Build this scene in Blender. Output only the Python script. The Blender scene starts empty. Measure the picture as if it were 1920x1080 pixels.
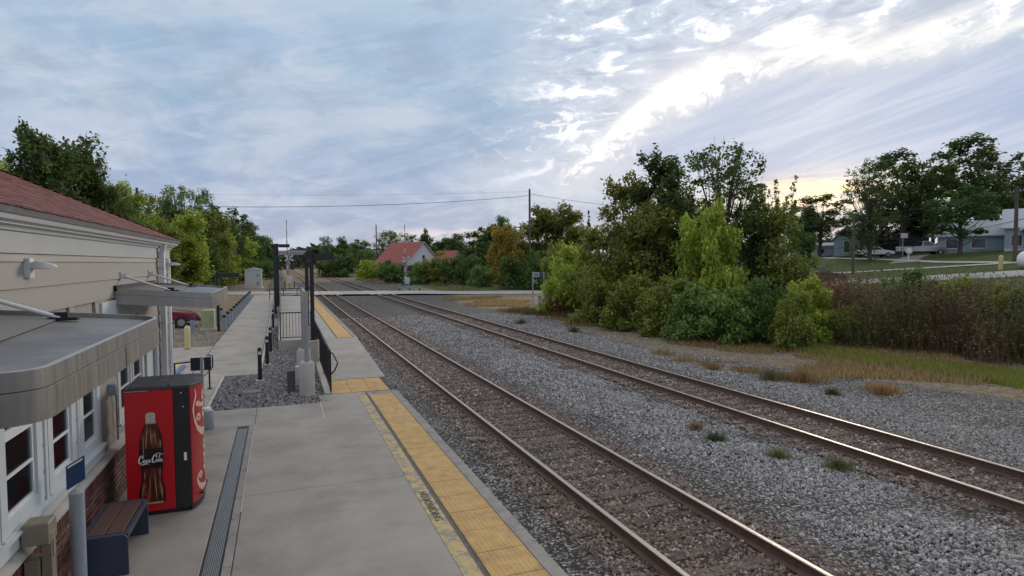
import bpy, math, random
import numpy as np
from mathutils import Vector, Matrix
random.seed(11); rng = np.random.default_rng(11)
C = bpy.context.scene.collection
scene = bpy.context.scene

# ------------------------------------------------------------------ camera
PIT, YAW, ROLL, CAMZ = .0434, .3605, -.0066, 3.388
fw = Vector((math.sin(YAW)*math.cos(PIT), math.cos(YAW)*math.cos(PIT), -math.sin(PIT)))
rt = Vector((math.cos(YAW), -math.sin(YAW), 0)); up = rt.cross(fw)
r2 = math.cos(ROLL)*rt+math.sin(ROLL)*up; u2 = -math.sin(ROLL)*rt+math.cos(ROLL)*up
cam = bpy.data.objects.new('camera', bpy.data.cameras.new('camera')); C.objects.link(cam)
m = Matrix((r2, u2, -fw)).transposed().to_4x4(); m.translation = (0, 0, CAMZ); cam.matrix_world = m
cam.data.sensor_width = 36; cam.data.lens = 36*1150/1920; cam.data.clip_start = .05; cam.data.clip_end = 6000
scene.camera = cam

# ------------------------------------------------------------------ world: sky
SUN_AZ, SUN_EL = math.radians(47), math.radians(13)
w = bpy.data.worlds.new('World'); scene.world = w; w.use_nodes = True
nt = w.node_tree; nt.nodes.clear()
def N(t, **k):
    n = nt.nodes.new(t)
    for a, b in k.items(): setattr(n, a, b)
    return n
def lk(a, b): nt.links.new(a, b)
def val(x, sock):
    if hasattr(x, 'default_value') or hasattr(x, 'is_linked'): lk(x, sock)
    else: sock.default_value = x
def M(op, a, b=None, c=None, clamp=False):
    n = N('ShaderNodeMath', operation=op); n.use_clamp = clamp
    val(a, n.inputs[0])
    if b is not None: val(b, n.inputs[1])
    if c is not None: val(c, n.inputs[2])
    return n.outputs[0]
def MIX(f, a, b):
    n = N('ShaderNodeMix', data_type='RGBA'); val(f, n.inputs[0])
    for x, s in ((a, n.inputs[6]), (b, n.inputs[7])):
        if isinstance(x, tuple): s.default_value = (*x, 1)
        else: lk(x, s)
    return n.outputs[2]
def SS(x, a, b):
    n = N('ShaderNodeMapRange', interpolation_type='SMOOTHSTEP'); lk(x, n.inputs[0])
    n.inputs[1].default_value = a; n.inputs[2].default_value = b
    return n.outputs[0]
def NOISE(vec, scale, detail=6, rough=.55, dist=0):
    n = N('ShaderNodeTexNoise'); lk(vec, n.inputs['Vector']); n.inputs['Scale'].default_value = scale
    n.inputs['Detail'].default_value = detail; n.inputs['Roughness'].default_value = rough; n.inputs['Distortion'].default_value = dist
    return n.outputs['Fac']
def XYZ(x, y, z):
    n = N('ShaderNodeCombineXYZ'); val(x, n.inputs[0]); val(y, n.inputs[1]); val(z, n.inputs[2]); return n.outputs[0]
tc = N('ShaderNodeTexCoord'); sp = N('ShaderNodeSeparateXYZ'); lk(tc.outputs['Generated'], sp.inputs[0])
dx, dy, dz = sp.outputs
az = M('MULTIPLY', M('ARCTAN2', dx, dy), 57.2958); el = M('MULTIPLY', M('ARCSINE', dz), 57.2958)
sky = N('ShaderNodeTexSky', sky_type='NISHITA'); sky.sun_disc = False
sky.sun_elevation = SUN_EL; sky.sun_rotation = SUN_AZ; sky.air_density = 1.0; sky.dust_density = 1.5
den = M('ADD', M('MAXIMUM', dz, 0.0), .30)
px_ = M('DIVIDE', dx, den); py_ = M('DIVIDE', dy, den)
plane = XYZ(px_, py_, 0.0)
def ANG(ka, ke, sh, seed, scale, detail=7, rough=.6, dist=.5):     # noise over azimuth / elevation (degrees), sheared by sh
    return NOISE(XYZ(M('MULTIPLY', az, ka), M('SUBTRACT', M('MULTIPLY', el, ke), M('MULTIPLY', az, sh)), seed), scale, detail, rough, dist)
n1 = NOISE(plane, 1.5, 8, .55, .5)           # broad cloud cover
n2 = NOISE(plane, 5.0, 8, .62, .7)           # broken puffs
rip = ANG(.14, .46, .02, 7.7, 1.3, 8, .60, .9)     # rippled deck
puff = ANG(.36, .50, .0, 2.2, 1.5, 8, .66, .7)     # ragged cloud edges
comb = ANG(.05, .50, .14, 9.1, 1.5, 7, .58, .8)    # long streaks rising to the right
bars = ANG(.13, 1.0, .0, 5.1, 1.5, 7, .62, .7)
def GAUSS(x, c, w): q_ = M('DIVIDE', M('SUBTRACT', x, c), w); return M('EXPONENT', M('MULTIPLY', M('MULTIPLY', q_, q_), -1.0))
ramp = N('ShaderNodeValToRGB'); lk(M('DIVIDE', el, 40.0), ramp.inputs[0])
cr = ramp.color_ramp
cr.elements[0].position = 0; cr.elements[0].color = (.35, .37, .47, 1)
cr.elements[1].position = 1; cr.elements[1].color = (.76, .75, .73, 1)
for p, c in ((.06, (.30, .335, .45)), (.2, (.25, .325, .46)), (.34, (.25, .35, .47)), (.5, (.28, .39, .51)), (.68, (.46, .53, .60))):
    e = cr.elements.new(p); e.color = (*c, 1)
base = ramp.outputs[0]
lav = MIX(M('MULTIPLY', SS(n1, .42, .62), .75), base, (.46, .50, .57))
lav = MIX(M('MULTIPLY', SS(comb, .42, .68), .28), lav, (.46, .51, .63))
lav = MIX(M('MULTIPLY', SS(n2, .52, .75), .40), lav, (.58, .57, .62))
c0 = MIX(M('MULTIPLY', M('SUBTRACT', 1.0, SS(n2, .32, .52)), .42), lav, (.235, .29, .395))
# course of the bright break: azimuth 15..75 -> elevation 0..22
fc = N('ShaderNodeFloatCurve'); cu = fc.mapping.curves[0]
pts = [(0, .22), (.13, .30), (.20, .385), (.28, .57), (.36, .68), (.45, .735), (.60, .72), (.8, .74), (1, .8)]
cu.points[0].location = pts[0]; cu.points[1].location = pts[-1]
for p in pts[1:-1]: cu.points.new(*p)
fc.mapping.update(); lk(M('DIVIDE', M('SUBTRACT', az, 15.0), 60.0, clamp=True), fc.inputs[1])
elc = M('MULTIPLY', fc.outputs[0], 22.0)
d0 = M('SUBTRACT', el, elc)
de = M('ADD', d0, M('MULTIPLY', M('SUBTRACT', puff, .5), 5.0))
# smooth blue veil under the break
ve = M('MULTIPLY', M('MULTIPLY', SS(az, 28, 38), SS(el, 6.5, 8.5)), M('SUBTRACT', 1.0, SS(d0, -3.0, .3)))
veil = MIX(SS(comb, .34, .66), (.25, .33, .50), (.36, .42, .56))
c1 = MIX(M('MULTIPLY', ve, .9), c0, veil)
# rippled deck above the break: white upper edges, grey bellies
above = M('MULTIPLY', SS(de, -.6, 1.6), M('MULTIPLY', SS(az, 17, 29), M('SUBTRACT', 1.0, M('MULTIPLY', SS(el, 28, 55), .7))))
above = M('MULTIPLY', above, M('SUBTRACT', 1.0, M('MULTIPLY', SS(az, 60, 85), .6)))
r2_ = M('ADD', M('MULTIPLY', rip, .75), M('MULTIPLY', puff, .25))
c2 = MIX(M('MULTIPLY', above, .55), c1, (.52, .56, .64))
c2 = MIX(M('MULTIPLY', M('MULTIPLY', above, M('SUBTRACT', 1.0, SS(r2_, .40, .52))), .85), c2, (.30, .355, .47))
c2 = MIX(M('MULTIPLY', M('MULTIPLY', above, SS(r2_, .515, .61)), .9), c2, (.88, .87, .88))
# wide soft cream streak, upper right
cream = M('MULTIPLY', GAUSS(d0, .9, 1.3), M('MULTIPLY', SS(az, 38, 46), M('ADD', .15, M('MULTIPLY', SS(comb, .40, .64), .55))))
c2 = MIX(cream, c2, (.80, .77, .72))
# the break itself: ragged, broadest near azimuth 36
wid = M('ADD', .45, M('MULTIPLY', GAUSS(az, 36.5, 5.5), .85))
q = M('DIVIDE', de, wid)
band = M('EXPONENT', M('MULTIPLY', M('MULTIPLY', q, q), -1.0))
band = M('MULTIPLY', band, M('MULTIPLY', SS(az, 24.5, 28.5), M('SUBTRACT', 1.0, M('MULTIPLY', SS(az, 38, 45), .9))))
band = M('MULTIPLY', band, M('ADD', .25, M('MULTIPLY', SS(puff, .38, .55), .95)))
c3 = MIX(M('MULTIPLY', M('MULTIPLY', GAUSS(d0, 0.0, 3.4), GAUSS(az, 33, 8)), .55), c2, (.66, .64, .66))
c3 = MIX(M('MINIMUM', M('MULTIPLY', band, 1.25), 1.0), c3, (1.12, 1.04, .95))
speck = M('MULTIPLY', M('MULTIPLY', GAUSS(az, 27, 7), GAUSS(el, 11.5, 3.6)), SS(puff, .55, .66))
c3 = MIX(M('MULTIPLY', speck, .75), c3, (.90, .82, .76))
glow = M('MULTIPLY', GAUSS(az, 47.5, 6.3), GAUSS(el, 5.4, 1.25))
glow = M('MULTIPLY', glow, M('ADD', .20, M('MULTIPLY', SS(bars, .40, .54), .95)))
pink = M('MULTIPLY', M('MULTIPLY', GAUSS(az, 19, 8), GAUSS(el, 2.5, .5)), SS(bars, .42, .58))
c4 = MIX(M('MINIMUM', glow, 1.0), c3, (1.0, .76, .47))
c5 = MIX(M('MULTIPLY', pink, .75), c4, (.85, .68, .62))
bg1 = N('ShaderNodeBackground'); lk(sky.outputs[0], bg1.inputs[0]); bg1.inputs[1].default_value = .06
bg2 = N('ShaderNodeBackground'); lk(c5, bg2.inputs[0]); bg2.inputs[1].default_value = .88
add = N('ShaderNodeMixShader'); add.inputs[0].default_value = .95; lk(bg1.outputs[0], add.inputs[1]); lk(bg2.outputs[0], add.inputs[2])   # the deck covers nearly all of the clear sky
wo = N('ShaderNodeOutputWorld'); lk(add.outputs[0], wo.inputs[0])

# ------------------------------------------------------------------ sun (low, behind thin cloud) and exposure
sl = bpy.data.lights.new('sun', 'SUN'); sl.energy = 1.1; sl.angle = math.radians(14); sl.color = (1, .85, .68)
so = bpy.data.objects.new('sun', sl); C.objects.link(so)
sd = Vector((math.sin(SUN_AZ)*math.cos(SUN_EL), math.cos(SUN_AZ)*math.cos(SUN_EL), math.sin(SUN_EL)))
so.rotation_euler = sd.to_track_quat('Z', 'Y').to_euler(); so.location = (20, 20, 40)
scene.view_settings.view_transform = 'Standard'; scene.view_settings.look = 'None'
scene.view_settings.exposure = .66; scene.view_settings.gamma = 1; scene.view_settings.use_curve_mapping = False

# ------------------------------------------------------------------ materials
def mat(name, col, rough=.7, metal=0, var=.15, vscale=3.0, bump=.0, bscale=40, second=None, mix=(.45, .6), sscale=1.5,
        spec=.5, coords='Object', island=0, stretch=None, spots=0):
    m = bpy.data.materials.new(name); m.use_nodes = True; t = m.node_tree; nd, ln = t.nodes, t.links
    b = nd['Principled BSDF']; b.inputs['Roughness'].default_value = rough; b.inputs['Metallic'].default_value = metal
    b.inputs['Specular IOR Level'].default_value = spec
    tcn = nd.new('ShaderNodeTexCoord'); vec = tcn.outputs['Object']
    if coords == 'World': vec = nd.new('ShaderNodeNewGeometry').outputs['Position']
    if stretch:
        mp = nd.new('ShaderNodeMapping'); mp.inputs['Scale'].default_value = stretch; ln.new(vec, mp.inputs[0]); vec = mp.outputs[0]
    def noise(s, d=6, r=.6):
        n = nd.new('ShaderNodeTexNoise'); ln.new(vec, n.inputs['Vector']); n.inputs['Scale'].default_value = s
        n.inputs['Detail'].default_value = d; n.inputs['Roughness'].default_value = r; return n.outputs['Fac']
    def mul(cin, fac, lo, hi):
        mr = nd.new('ShaderNodeMapRange'); ln.new(fac, mr.inputs[0]); mr.inputs[1].default_value = .25; mr.inputs[2].default_value = .75
        mr.inputs[3].default_value = lo; mr.inputs[4].default_value = hi
        vm = nd.new('ShaderNodeVectorMath'); vm.operation = 'SCALE'; ln.new(cin, vm.inputs[0]); ln.new(mr.outputs[0], vm.inputs['Scale'])
        return vm.outputs[0]
    rgb = nd.new('ShaderNodeRGB'); rgb.outputs[0].default_value = (*col, 1); c = rgb.outputs[0]
    if second:
        mr = nd.new('ShaderNodeMapRange'); mr.interpolation_type = 'SMOOTHSTEP'; ln.new(noise(sscale, 8, .65), mr.inputs[0])
        mr.inputs[1].default_value, mr.inputs[2].default_value = mix
        mx = nd.new('ShaderNodeMix'); mx.data_type = 'RGBA'; ln.new(mr.outputs[0], mx.inputs[0]); ln.new(c, mx.inputs[6])
        mx.inputs[7].default_value = (*second, 1); c = mx.outputs[2]
    if var: c = mul(c, noise(vscale), 1-var, 1+var)
    if spots:
        for sc_, th, lo in ((1.7, .028, .55), (5.0, .05, .72)):
            vo = nd.new('ShaderNodeTexVoronoi'); ln.new(vec, vo.inputs['Vector']); vo.inputs['Scale'].default_value = sc_
            mr = nd.new('ShaderNodeMapRange'); ln.new(vo.outputs['Distance'], mr.inputs[0]); mr.inputs[1].default_value = th*.6; mr.inputs[2].default_value = th; mr.inputs[3].default_value = lo; mr.inputs[4].default_value = 1
            vm = nd.new('ShaderNodeVectorMath'); vm.operation = 'SCALE'; ln.new(c, vm.inputs[0]); ln.new(mr.outputs[0], vm.inputs['Scale']); c = vm.outputs[0]
        c = mul(c, noise(34, 3), .93, 1.07); c = mul(c, noise(.35, 9, .7), .84, 1.12)
    if island:
        g = nd.new('ShaderNodeNewGeometry'); c = mul(c, g.outputs['Random Per Island'], 1-island, 1+island)
        oi = nd.new('ShaderNodeObjectInfo'); c = mul(c, oi.outputs['Random'], 1-island, 1+island)
    ln.new(c, b.inputs['Base Color'])
    if rough < .95 and var:
        mr = nd.new('ShaderNodeMapRange'); ln.new(noise(vscale*2.3), mr.inputs[0]); mr.inputs[3].default_value = max(.02, rough-.15); mr.inputs[4].default_value = min(1, rough+.15)
        ln.new(mr.outputs[0], b.inputs['Roughness'])
    if bump:
        bn = nd.new('ShaderNodeBump'); bn.inputs['Strength'].default_value = 1; bn.inputs['Distance'].default_value = bump
        ln.new(noise(bscale, 4), bn.inputs['Height']); ln.new(bn.outputs[0], b.inputs['Normal'])
    return m

def leafmat():
    m = bpy.data.materials.new('leaves'); m.use_nodes = True; t = m.node_tree; nd, ln = t.nodes, t.links; nd.clear()
    at = nd.new('ShaderNodeAttribute'); at.attribute_name = 'tint'
    oi = nd.new('ShaderNodeObjectInfo')
    vm = nd.new('ShaderNodeVectorMath'); vm.operation = 'MULTIPLY'; ln.new(at.outputs['Color'], vm.inputs[0]); ln.new(oi.outputs['Color'], vm.inputs[1])
    d = nd.new('ShaderNodeBsdfPrincipled'); d.inputs['Roughness'].default_value = .55; d.inputs['Specular IOR Level'].default_value = .25
    ln.new(vm.outputs[0], d.inputs['Base Color'])
    tr = nd.new('ShaderNodeBsdfTranslucent'); ln.new(vm.outputs[0], tr.inputs[0])
    mx = nd.new('ShaderNodeMixShader'); mx.inputs[0].default_value = .42
    ln.new(d.outputs[0], mx.inputs[1]); ln.new(tr.outputs[0], mx.inputs[2])
    o = nd.new('ShaderNodeOutputMaterial'); ln.new(mx.outputs[0], o.inputs[0]); return m
def instmat(name, rough=.85):
    m = bpy.data.materials.new(name); m.use_nodes = True; t = m.node_tree; nd, ln = t.nodes, t.links
    at = nd.new('ShaderNodeAttribute'); at.attribute_type = 'INSTANCER'; at.attribute_name = 'tint'
    n = nd.new('ShaderNodeTexNoise'); n.inputs['Scale'].default_value = 1.6; tcn = nd.new('ShaderNodeTexCoord'); ln.new(tcn.outputs['Object'], n.inputs['Vector'])
    mr = nd.new('ShaderNodeMapRange'); ln.new(n.outputs['Fac'], mr.inputs[0]); mr.inputs[3].default_value = .6; mr.inputs[4].default_value = 1.4
    vm = nd.new('ShaderNodeVectorMath'); vm.operation = 'SCALE'; ln.new(at.outputs['Color'], vm.inputs[0]); ln.new(mr.outputs[0], vm.inputs['Scale'])
    b = nd['Principled BSDF']; b.inputs['Roughness'].default_value = rough; ln.new(vm.outputs[0], b.inputs['Base Color']); return m

MT = {}
def mk(n, *a, **k): MT[n] = mat(n, *a, **k)
mk('concrete', (.315, .285, .25), .62, var=.12, vscale=1.2, bump=.0015, bscale=60, second=(.25, .228, .20), mix=(.42, .66), sscale=.9, coords='World', spots=1)
mk('concrete_pale', (.40, .38, .35), .8, var=.15, vscale=2.5, bump=.002, bscale=50, coords='World')
mk('concrete_old', (.27, .255, .235), .85, var=.2, vscale=4, bump=.003, bscale=50, coords='World', second=(.17, .16, .15), mix=(.5, .7), sscale=3)
mk('caulk', (.52, .5, .46), .8, var=.15, vscale=9, coords='World')
mk('road', (.36, .35, .34), .85, var=.12, vscale=.7, coords='World', bump=.002, second=(.27, .26, .26), sscale=.5)
mk('tactile', (.50, .315, .11), .6, var=.22, vscale=5, coords='World', second=(.36, .215, .09), mix=(.46, .74), sscale=2.8, island=.04)
mk('old_yellow', (.47, .36, .17), .75, var=.2, vscale=9, coords='World', second=(.27, .24, .21), mix=(.47, .56), sscale=5)
mk('groove', (.12, .11, .105), .9, var=.3, vscale=8, coords='World')
mk('ink', (.07, .06, .05), .7, var=.1)
mk('paint_blue', (.06, .13, .32), .7, var=.2, vscale=10)
mk('paint_yellow', (.55, .42, .10), .7, var=.2, vscale=10, second=(.3, .28, .24), mix=(.5, .6))
mk('siding', (.27, .262, .235), .6, var=.05, vscale=2, bump=.0008, bscale=30, stretch=(1, .2, 3))
mk('trim', (.50, .54, .56), .5, var=.06, vscale=2)
mk('trim_white', (.62, .65, .67), .45, var=.05, vscale=2)
mk('frieze', (.36, .385, .40), .5, var=.05, vscale=1.5)
mk('brick', (.105, .042, .032), .85, var=.25, vscale=20, bump=.003, bscale=60, island=.3)
mk('mortar', (.62, .57, .50), .95, var=.15, vscale=12, bump=.002)
mk('shingle', (.125, .045, .043), .9, var=.2, vscale=6, bump=.002, bscale=90, island=.22)
mk('glass', (.02, .024, .03), .06, var=0, spec=.6)
mk('blind', (.42, .27, .21), .7, var=.15, vscale=5)
mk('interior', (.03, .027, .025), .9, var=.1)
mk('steel', (.38, .378, .375), .33, metal=.9, var=.10, vscale=1.5, stretch=(5, 5, .4))
mk('canopy_top', (.125, .122, .122), .42, var=.12, vscale=2, second=(.075, .082, .095), mix=(.42, .6), sscale=1.3)
mk('galv', (.33, .35, .36), .45, metal=.6, var=.12, vscale=5)
mk('grey_paint', (.28, .31, .34), .5, var=.08)
mk('white_metal', (.62, .62, .64), .4, var=.05)
mk('black_metal', (.012, .012, .016), .45, var=.2, vscale=6)
mk('black_plastic', (.02, .019, .02), .4, var=.15)
mk('machine_top', (.045, .045, .05), .5, var=.3, vscale=6, second=(.12, .12, .12), mix=(.55, .75), sscale=5)
mk('machine_red', (.50, .008, .014), .32, var=.06, vscale=2)
mk('art_red', (.34, .010, .018), .35, var=.2, vscale=5)
mk('cola', (.10, .018, .008), .35, var=.75, vscale=9, stretch=(3, 3, .6), second=(.34, .075, .03), mix=(.5, .72), sscale=9)
mk('cola_dark', (.02, .007, .006), .35, var=.4, vscale=14)
mk('cola_tan', (.42, .27, .17), .4, var=.3, vscale=20)
mk('cap', (.50, .44, .36), .4, var=.35, vscale=30)
mk('label_white', (.80, .78, .76), .5, var=.04)
mk('art_cream', (.62, .42, .32), .5, var=.2, vscale=8)
mk('bench_blue', (.035, .045, .075), .45, var=.1)
mk('bench_wood', (.085, .045, .035), .55, var=.25, vscale=12, stretch=(6, .6, 1))
mk('sign_blue', (.015, .05, .14), .4, var=.05)
mk('sign_navy', (.012, .016, .05), .4, var=.05)
mk('sign_silver', (.36, .38, .38), .45, var=.05)
mk('tan_metal', (.26, .22, .17), .5, metal=.3, var=.15, vscale=6)
mk('bollard_yellow', (.55, .48, .20), .5, var=.08)
mk('post_grey', (.22, .26, .30), .6, var=.1)
mk('cabinet_green', (.33, .34, .20), .5, var=.08)
mk('cabinet_silver', (.50, .50, .50), .4, metal=.3, var=.08)
mk('rail_side', (.11, .066, .05), .75, var=.3, vscale=10, coords='World', bump=.002, bscale=40)
mk('rail_head', (.42, .37, .34), .46, metal=.6, var=.06, vscale=4, coords='World')
mk('tie', (.10, .078, .066), .9, var=.35, vscale=5, bump=.006, bscale=14, stretch=(1, 7, 3), second=(.055, .042, .038), mix=(.45, .6), sscale=3, island=.22)
mk('plate', (.10, .065, .05), .85, var=.2)
mk('pole_wood', (.10, .082, .07), .9, var=.2, vscale=4, stretch=(5, 5, .6))
mk('bark', (.085, .07, .055), .95, var=.3, vscale=6, bump=.01, bscale=20)
mk('wire', (.03, .03, .035), .6, var=0)
mk('white_wall', (.62, .64, .68), .7, var=.06)
mk('red_roof', (.27, .048, .042), .6, var=.1, vscale=2)
mk('blue_wall', (.36, .44, .52), .7, var=.06)
mk('grey_wall', (.30, .36, .42), .7, var=.06)
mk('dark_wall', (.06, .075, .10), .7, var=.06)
mk('grey_roof', (.40, .43, .48), .7, var=.08)
mk('dark_roof', (.09, .09, .10), .8, var=.1)
mk('car_black', (.012, .012, .014), .2, var=0); mk('car_silver', (.45, .46, .47), .25, metal=.6, var=0); mk('car_maroon', (.16, .012, .03), .22, var=0)
mk('car_white', (.7, .7, .7), .3, var=0); mk('rubber', (.02, .02, .02), .8, var=0); mk('lamp_glass', (.6, .6, .58), .2, var=0); mk('tail_red', (.4, .01, .01), .3, var=0)
mk('rust', (.24, .13, .09), .9, var=.3, vscale=3); mk('bridge', (.34, .34, .35), .85, var=.12, vscale=.5); mk('bridge_dark', (.13, .13, .15), .85, var=.12)
mk('tank_white', (.72, .76, .74), .35, var=.05)
mk('disc_brown', (.16, .14, .13), .8, var=.2)
def windowglass():
    m = bpy.data.materials.new('window_glass'); m.use_nodes = True; t = m.node_tree; nd, ln = t.nodes, t.links; nd.clear()
    tr = nd.new('ShaderNodeBsdfTransparent'); tr.inputs[0].default_value = (.62, .66, .66, 1); gl = nd.new('ShaderNodeBsdfGlossy'); gl.inputs['Roughness'].default_value = .12; gl.inputs[0].default_value = (.8, .85, .9, 1)
    fr = nd.new('ShaderNodeFresnel'); fr.inputs[0].default_value = 1.14; mx = nd.new('ShaderNodeMixShader'); ln.new(fr.outputs[0], mx.inputs[0]); ln.new(tr.outputs[0], mx.inputs[1]); ln.new(gl.outputs[0], mx.inputs[2])
    o = nd.new('ShaderNodeOutputMaterial'); ln.new(mx.outputs[0], o.inputs[0]); return m
MT['window_glass'] = windowglass()
MT['leaves'] = leafmat(); MT['stone_inst'] = instmat('stone_inst')

# ------------------------------------------------------------------ builders
class MB:
    def __init__(s): s.v = []; s.f = []; s.mi = []; s.cur = 0
    def add(s, vs, fs, mi=None):
        o = len(s.v); s.v += [tuple(map(float, p)) for p in vs]; s.f += [tuple(i+o for i in f) for f in fs]
        s.mi += [s.cur if mi is None else mi]*len(fs); return s
    def box(s, x0, y0, z0, x1, y1, z1, mi=None):
        x0, x1 = min(x0, x1), max(x0, x1); y0, y1 = min(y0, y1), max(y0, y1); z0, z1 = min(z0, z1), max(z0, z1)
        v = [(x0, y0, z0), (x1, y0, z0), (x1, y1, z0), (x0, y1, z0), (x0, y0, z1), (x1, y0, z1), (x1, y1, z1), (x0, y1, z1)]
        return s.add(v, [(0, 3, 2, 1), (4, 5, 6, 7), (0, 1, 5, 4), (1, 2, 6, 5), (2, 3, 7, 6), (3, 0, 4, 7)], mi)
    def cbox(s, x0, y0, z0, x1, y1, z1, b=.01, mi=None):      # box with chamfered top edges
        v = [(x0, y0, z0), (x1, y0, z0), (x1, y1, z0), (x0, y1, z0), (x0, y0, z1-b), (x1, y0, z1-b), (x1, y1, z1-b), (x0, y1, z1-b),
             (x0+b, y0+b, z1), (x1-b, y0+b, z1), (x1-b, y1-b, z1), (x0+b, y1-b, z1)]
        return s.add(v, [(0, 3, 2, 1), (8, 9, 10, 11), (0, 1, 5, 4), (1, 2, 6, 5), (2, 3, 7, 6), (3, 0, 4, 7),
                         (4, 5, 9, 8), (5, 6, 10, 9), (6, 7, 11, 10), (7, 4, 8, 11)], mi)
    def cyl(s, p0, p1, r0, r1=None, n=12, cap=True, mi=None):
        r1 = r0 if r1 is None else r1; p0, p1 = Vector(p0), Vector(p1); d = (p1-p0).normalized()
        a = d.orthogonal().normalized(); b = d.cross(a); v = []
        for p, r in ((p0, r0), (p1, r1)):
            for i in range(n):
                t = 2*math.pi*i/n; v.append(p+(a*math.cos(t)+b*math.sin(t))*r)
        f = [(i, (i+1) % n, n+(i+1) % n, n+i) for i in range(n)]
        if cap: f += [tuple(range(n))[::-1], tuple(range(n, 2*n))]
        return s.add(v, f, mi)
    def tube(s, pts, r, n=8, mi=None):
        pts = [Vector(p) for p in pts]; rs = r if isinstance(r, (list, tuple)) else [r]*len(pts); v = []; a = None
        for i, p in enumerate(pts):
            d = (pts[min(i+1, len(pts)-1)]-pts[max(i-1, 0)]).normalized()
            a = d.orthogonal().normalized() if a is None else (a-d*a.dot(d)).normalized(); b = d.cross(a)
            for k in range(n): t = 2*math.pi*k/n; v.append(p+(a*math.cos(t)+b*math.sin(t))*rs[i])
        f = []
        for i in range(len(pts)-1):
            for k in range(n): k2 = (k+1) % n; f.append((i*n+k, i*n+k2, (i+1)*n+k2, (i+1)*n+k))
        f += [tuple(range(n))[::-1], tuple(range((len(pts)-1)*n, len(pts)*n))]
        return s.add(v, f, mi)
    def prism(s, poly, axis, a, b, mi=None):                  # poly in the other two axes, in xyz order
        def P(p, t):
            return {'x': (t, p[0], p[1]), 'y': (p[0], t, p[1]), 'z': (p[0], p[1], t)}[axis]
        n = len(poly); v = [P(p, a) for p in poly]+[P(p, b) for p in poly]
        f = [(i, (i+1) % n, n+(i+1) % n, n+i) for i in range(n)]+[tuple(range(n))[::-1], tuple(range(n, 2*n))]
        return s.add(v, f, mi)
    def lathe(s, prof, c=(0, 0, 0), n=20, mi=None):
        v = []; k = len(prof)
        for i in range(n):
            t = 2*math.pi*i/n
            for r, z in prof: v.append((c[0]+r*math.cos(t), c[1]+r*math.sin(t), c[2]+z))
        f = [(i*k+j, ((i+1) % n)*k+j, ((i+1) % n)*k+j+1, i*k+j+1) for i in range(n) for j in range(k-1)]
        return s.add(v, f, mi)
    def sphere(s, c, r, n=12, sc=(1, 1, 1), mi=None):
        pr = [(math.sin(math.pi*i/8)*r, -math.cos(math.pi*i/8)*r) for i in range(9)]; o = len(s.v)
        s.lathe(pr, (0, 0, 0), n, mi)
        for i in range(o, len(s.v)): p = s.v[i]; s.v[i] = (p[0]*sc[0]+c[0], p[1]*sc[1]+c[1], p[2]*sc[2]+c[2])
        return s
    def mesh(s, name, mats, org=None, smooth=False):
        if not isinstance(mats, (list, tuple)): mats = [mats]
        v = np.array(s.v, float)
        if org is not None and len(v): v = v-np.array(org, float)
        me = bpy.data.meshes.new(name); me.from_pydata(v.tolist(), [], s.f)
        for k in mats: me.materials.append(MT[k])
        if len(mats) > 1: me.polygons.foreach_set('material_index', s.mi)
        import bmesh
        bm = bmesh.new(); bm.from_mesh(me); bmesh.ops.recalc_face_normals(bm, faces=bm.faces); bm.to_mesh(me); bm.free()
        if smooth: me.polygons.foreach_set('use_smooth', [True]*len(me.polygons)); me.set_sharp_from_angle(angle=math.radians(38))
        me.update(); return me
def inst(name, me, parent=None, loc=(0, 0, 0), rot=(0, 0, 0), scale=None):
    o = bpy.data.objects.new(name, me); C.objects.link(o); o.parent = parent; o.location = loc; o.rotation_euler = rot
    if scale: o.scale = scale
    return o
def part(name, mb, mats, parent=None, org=None, smooth=False, bevel=0, kind=None):
    if org is None and parent is not None: org = ORG.get(parent.name)
    o = inst(name, mb.mesh(name, mats, org, smooth), parent)
    if parent is not None and parent.name in ORG: ORG[o.name] = ORG[parent.name]
    if bevel:
        bv = o.modifiers.new('bevel', 'BEVEL'); bv.width = bevel; bv.segments = 2; bv.limit_method = 'ANGLE'
    if kind: o['kind'] = kind
    return o
ORG = {}
def tag(o, label, cat=None, group=None, kind=None):
    if label: o['label'] = label
    if cat: o['category'] = cat
    if group: o['group'] = group
    if kind: o['kind'] = kind
    return o
def thing(name, label, cat, loc=(0, 0, 0), rz=0, group=None, world=True):
    """Empty at the thing's base.  world=True: its parts are modelled in world coordinates and moved to local."""
    o = bpy.data.objects.new(name, None); C.objects.link(o); o.location = loc; o.rotation_euler = (0, 0, rz)
    o.empty_display_size = .1
    if world: ORG[o.name] = loc
    return tag(o, label, cat, group)
def struct(name, mb, mats, kind='structure', **k):
    o = part(name, mb, mats, **k); o['kind'] = kind; return o
def copy_tree(o, parent=None):
    c = o.copy(); C.objects.link(c); c.parent = parent
    for ch in list(o.children): copy_tree(ch, c)
    return c
def npmesh(name, verts, faces, mats, tint=None, matidx=None):
    me = bpy.data.meshes.new(name); nv = len(verts); nf, k = faces.shape
    me.vertices.add(nv); me.vertices.foreach_set('co', verts.astype(np.float32).ravel())
    me.loops.add(nf*k); me.loops.foreach_set('vertex_index', faces.astype(np.int32).ravel())
    me.polygons.add(nf); me.polygons.foreach_set('loop_start', np.arange(0, nf*k, k, dtype=np.int32))
    if matidx is not None: me.polygons.foreach_set('material_index', matidx.astype(np.int32))
    me.update(calc_edges=True); me.validate()
    for k_ in (mats if isinstance(mats, (list, tuple)) else [mats]): me.materials.append(MT[k_])
    if tint is not None:
        a = me.color_attributes.new('tint', 'FLOAT_COLOR', 'POINT')
        a.data.foreach_set('color', np.concatenate([tint, np.ones((nv, 1))], 1).astype(np.float32).ravel())
    return me
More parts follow.
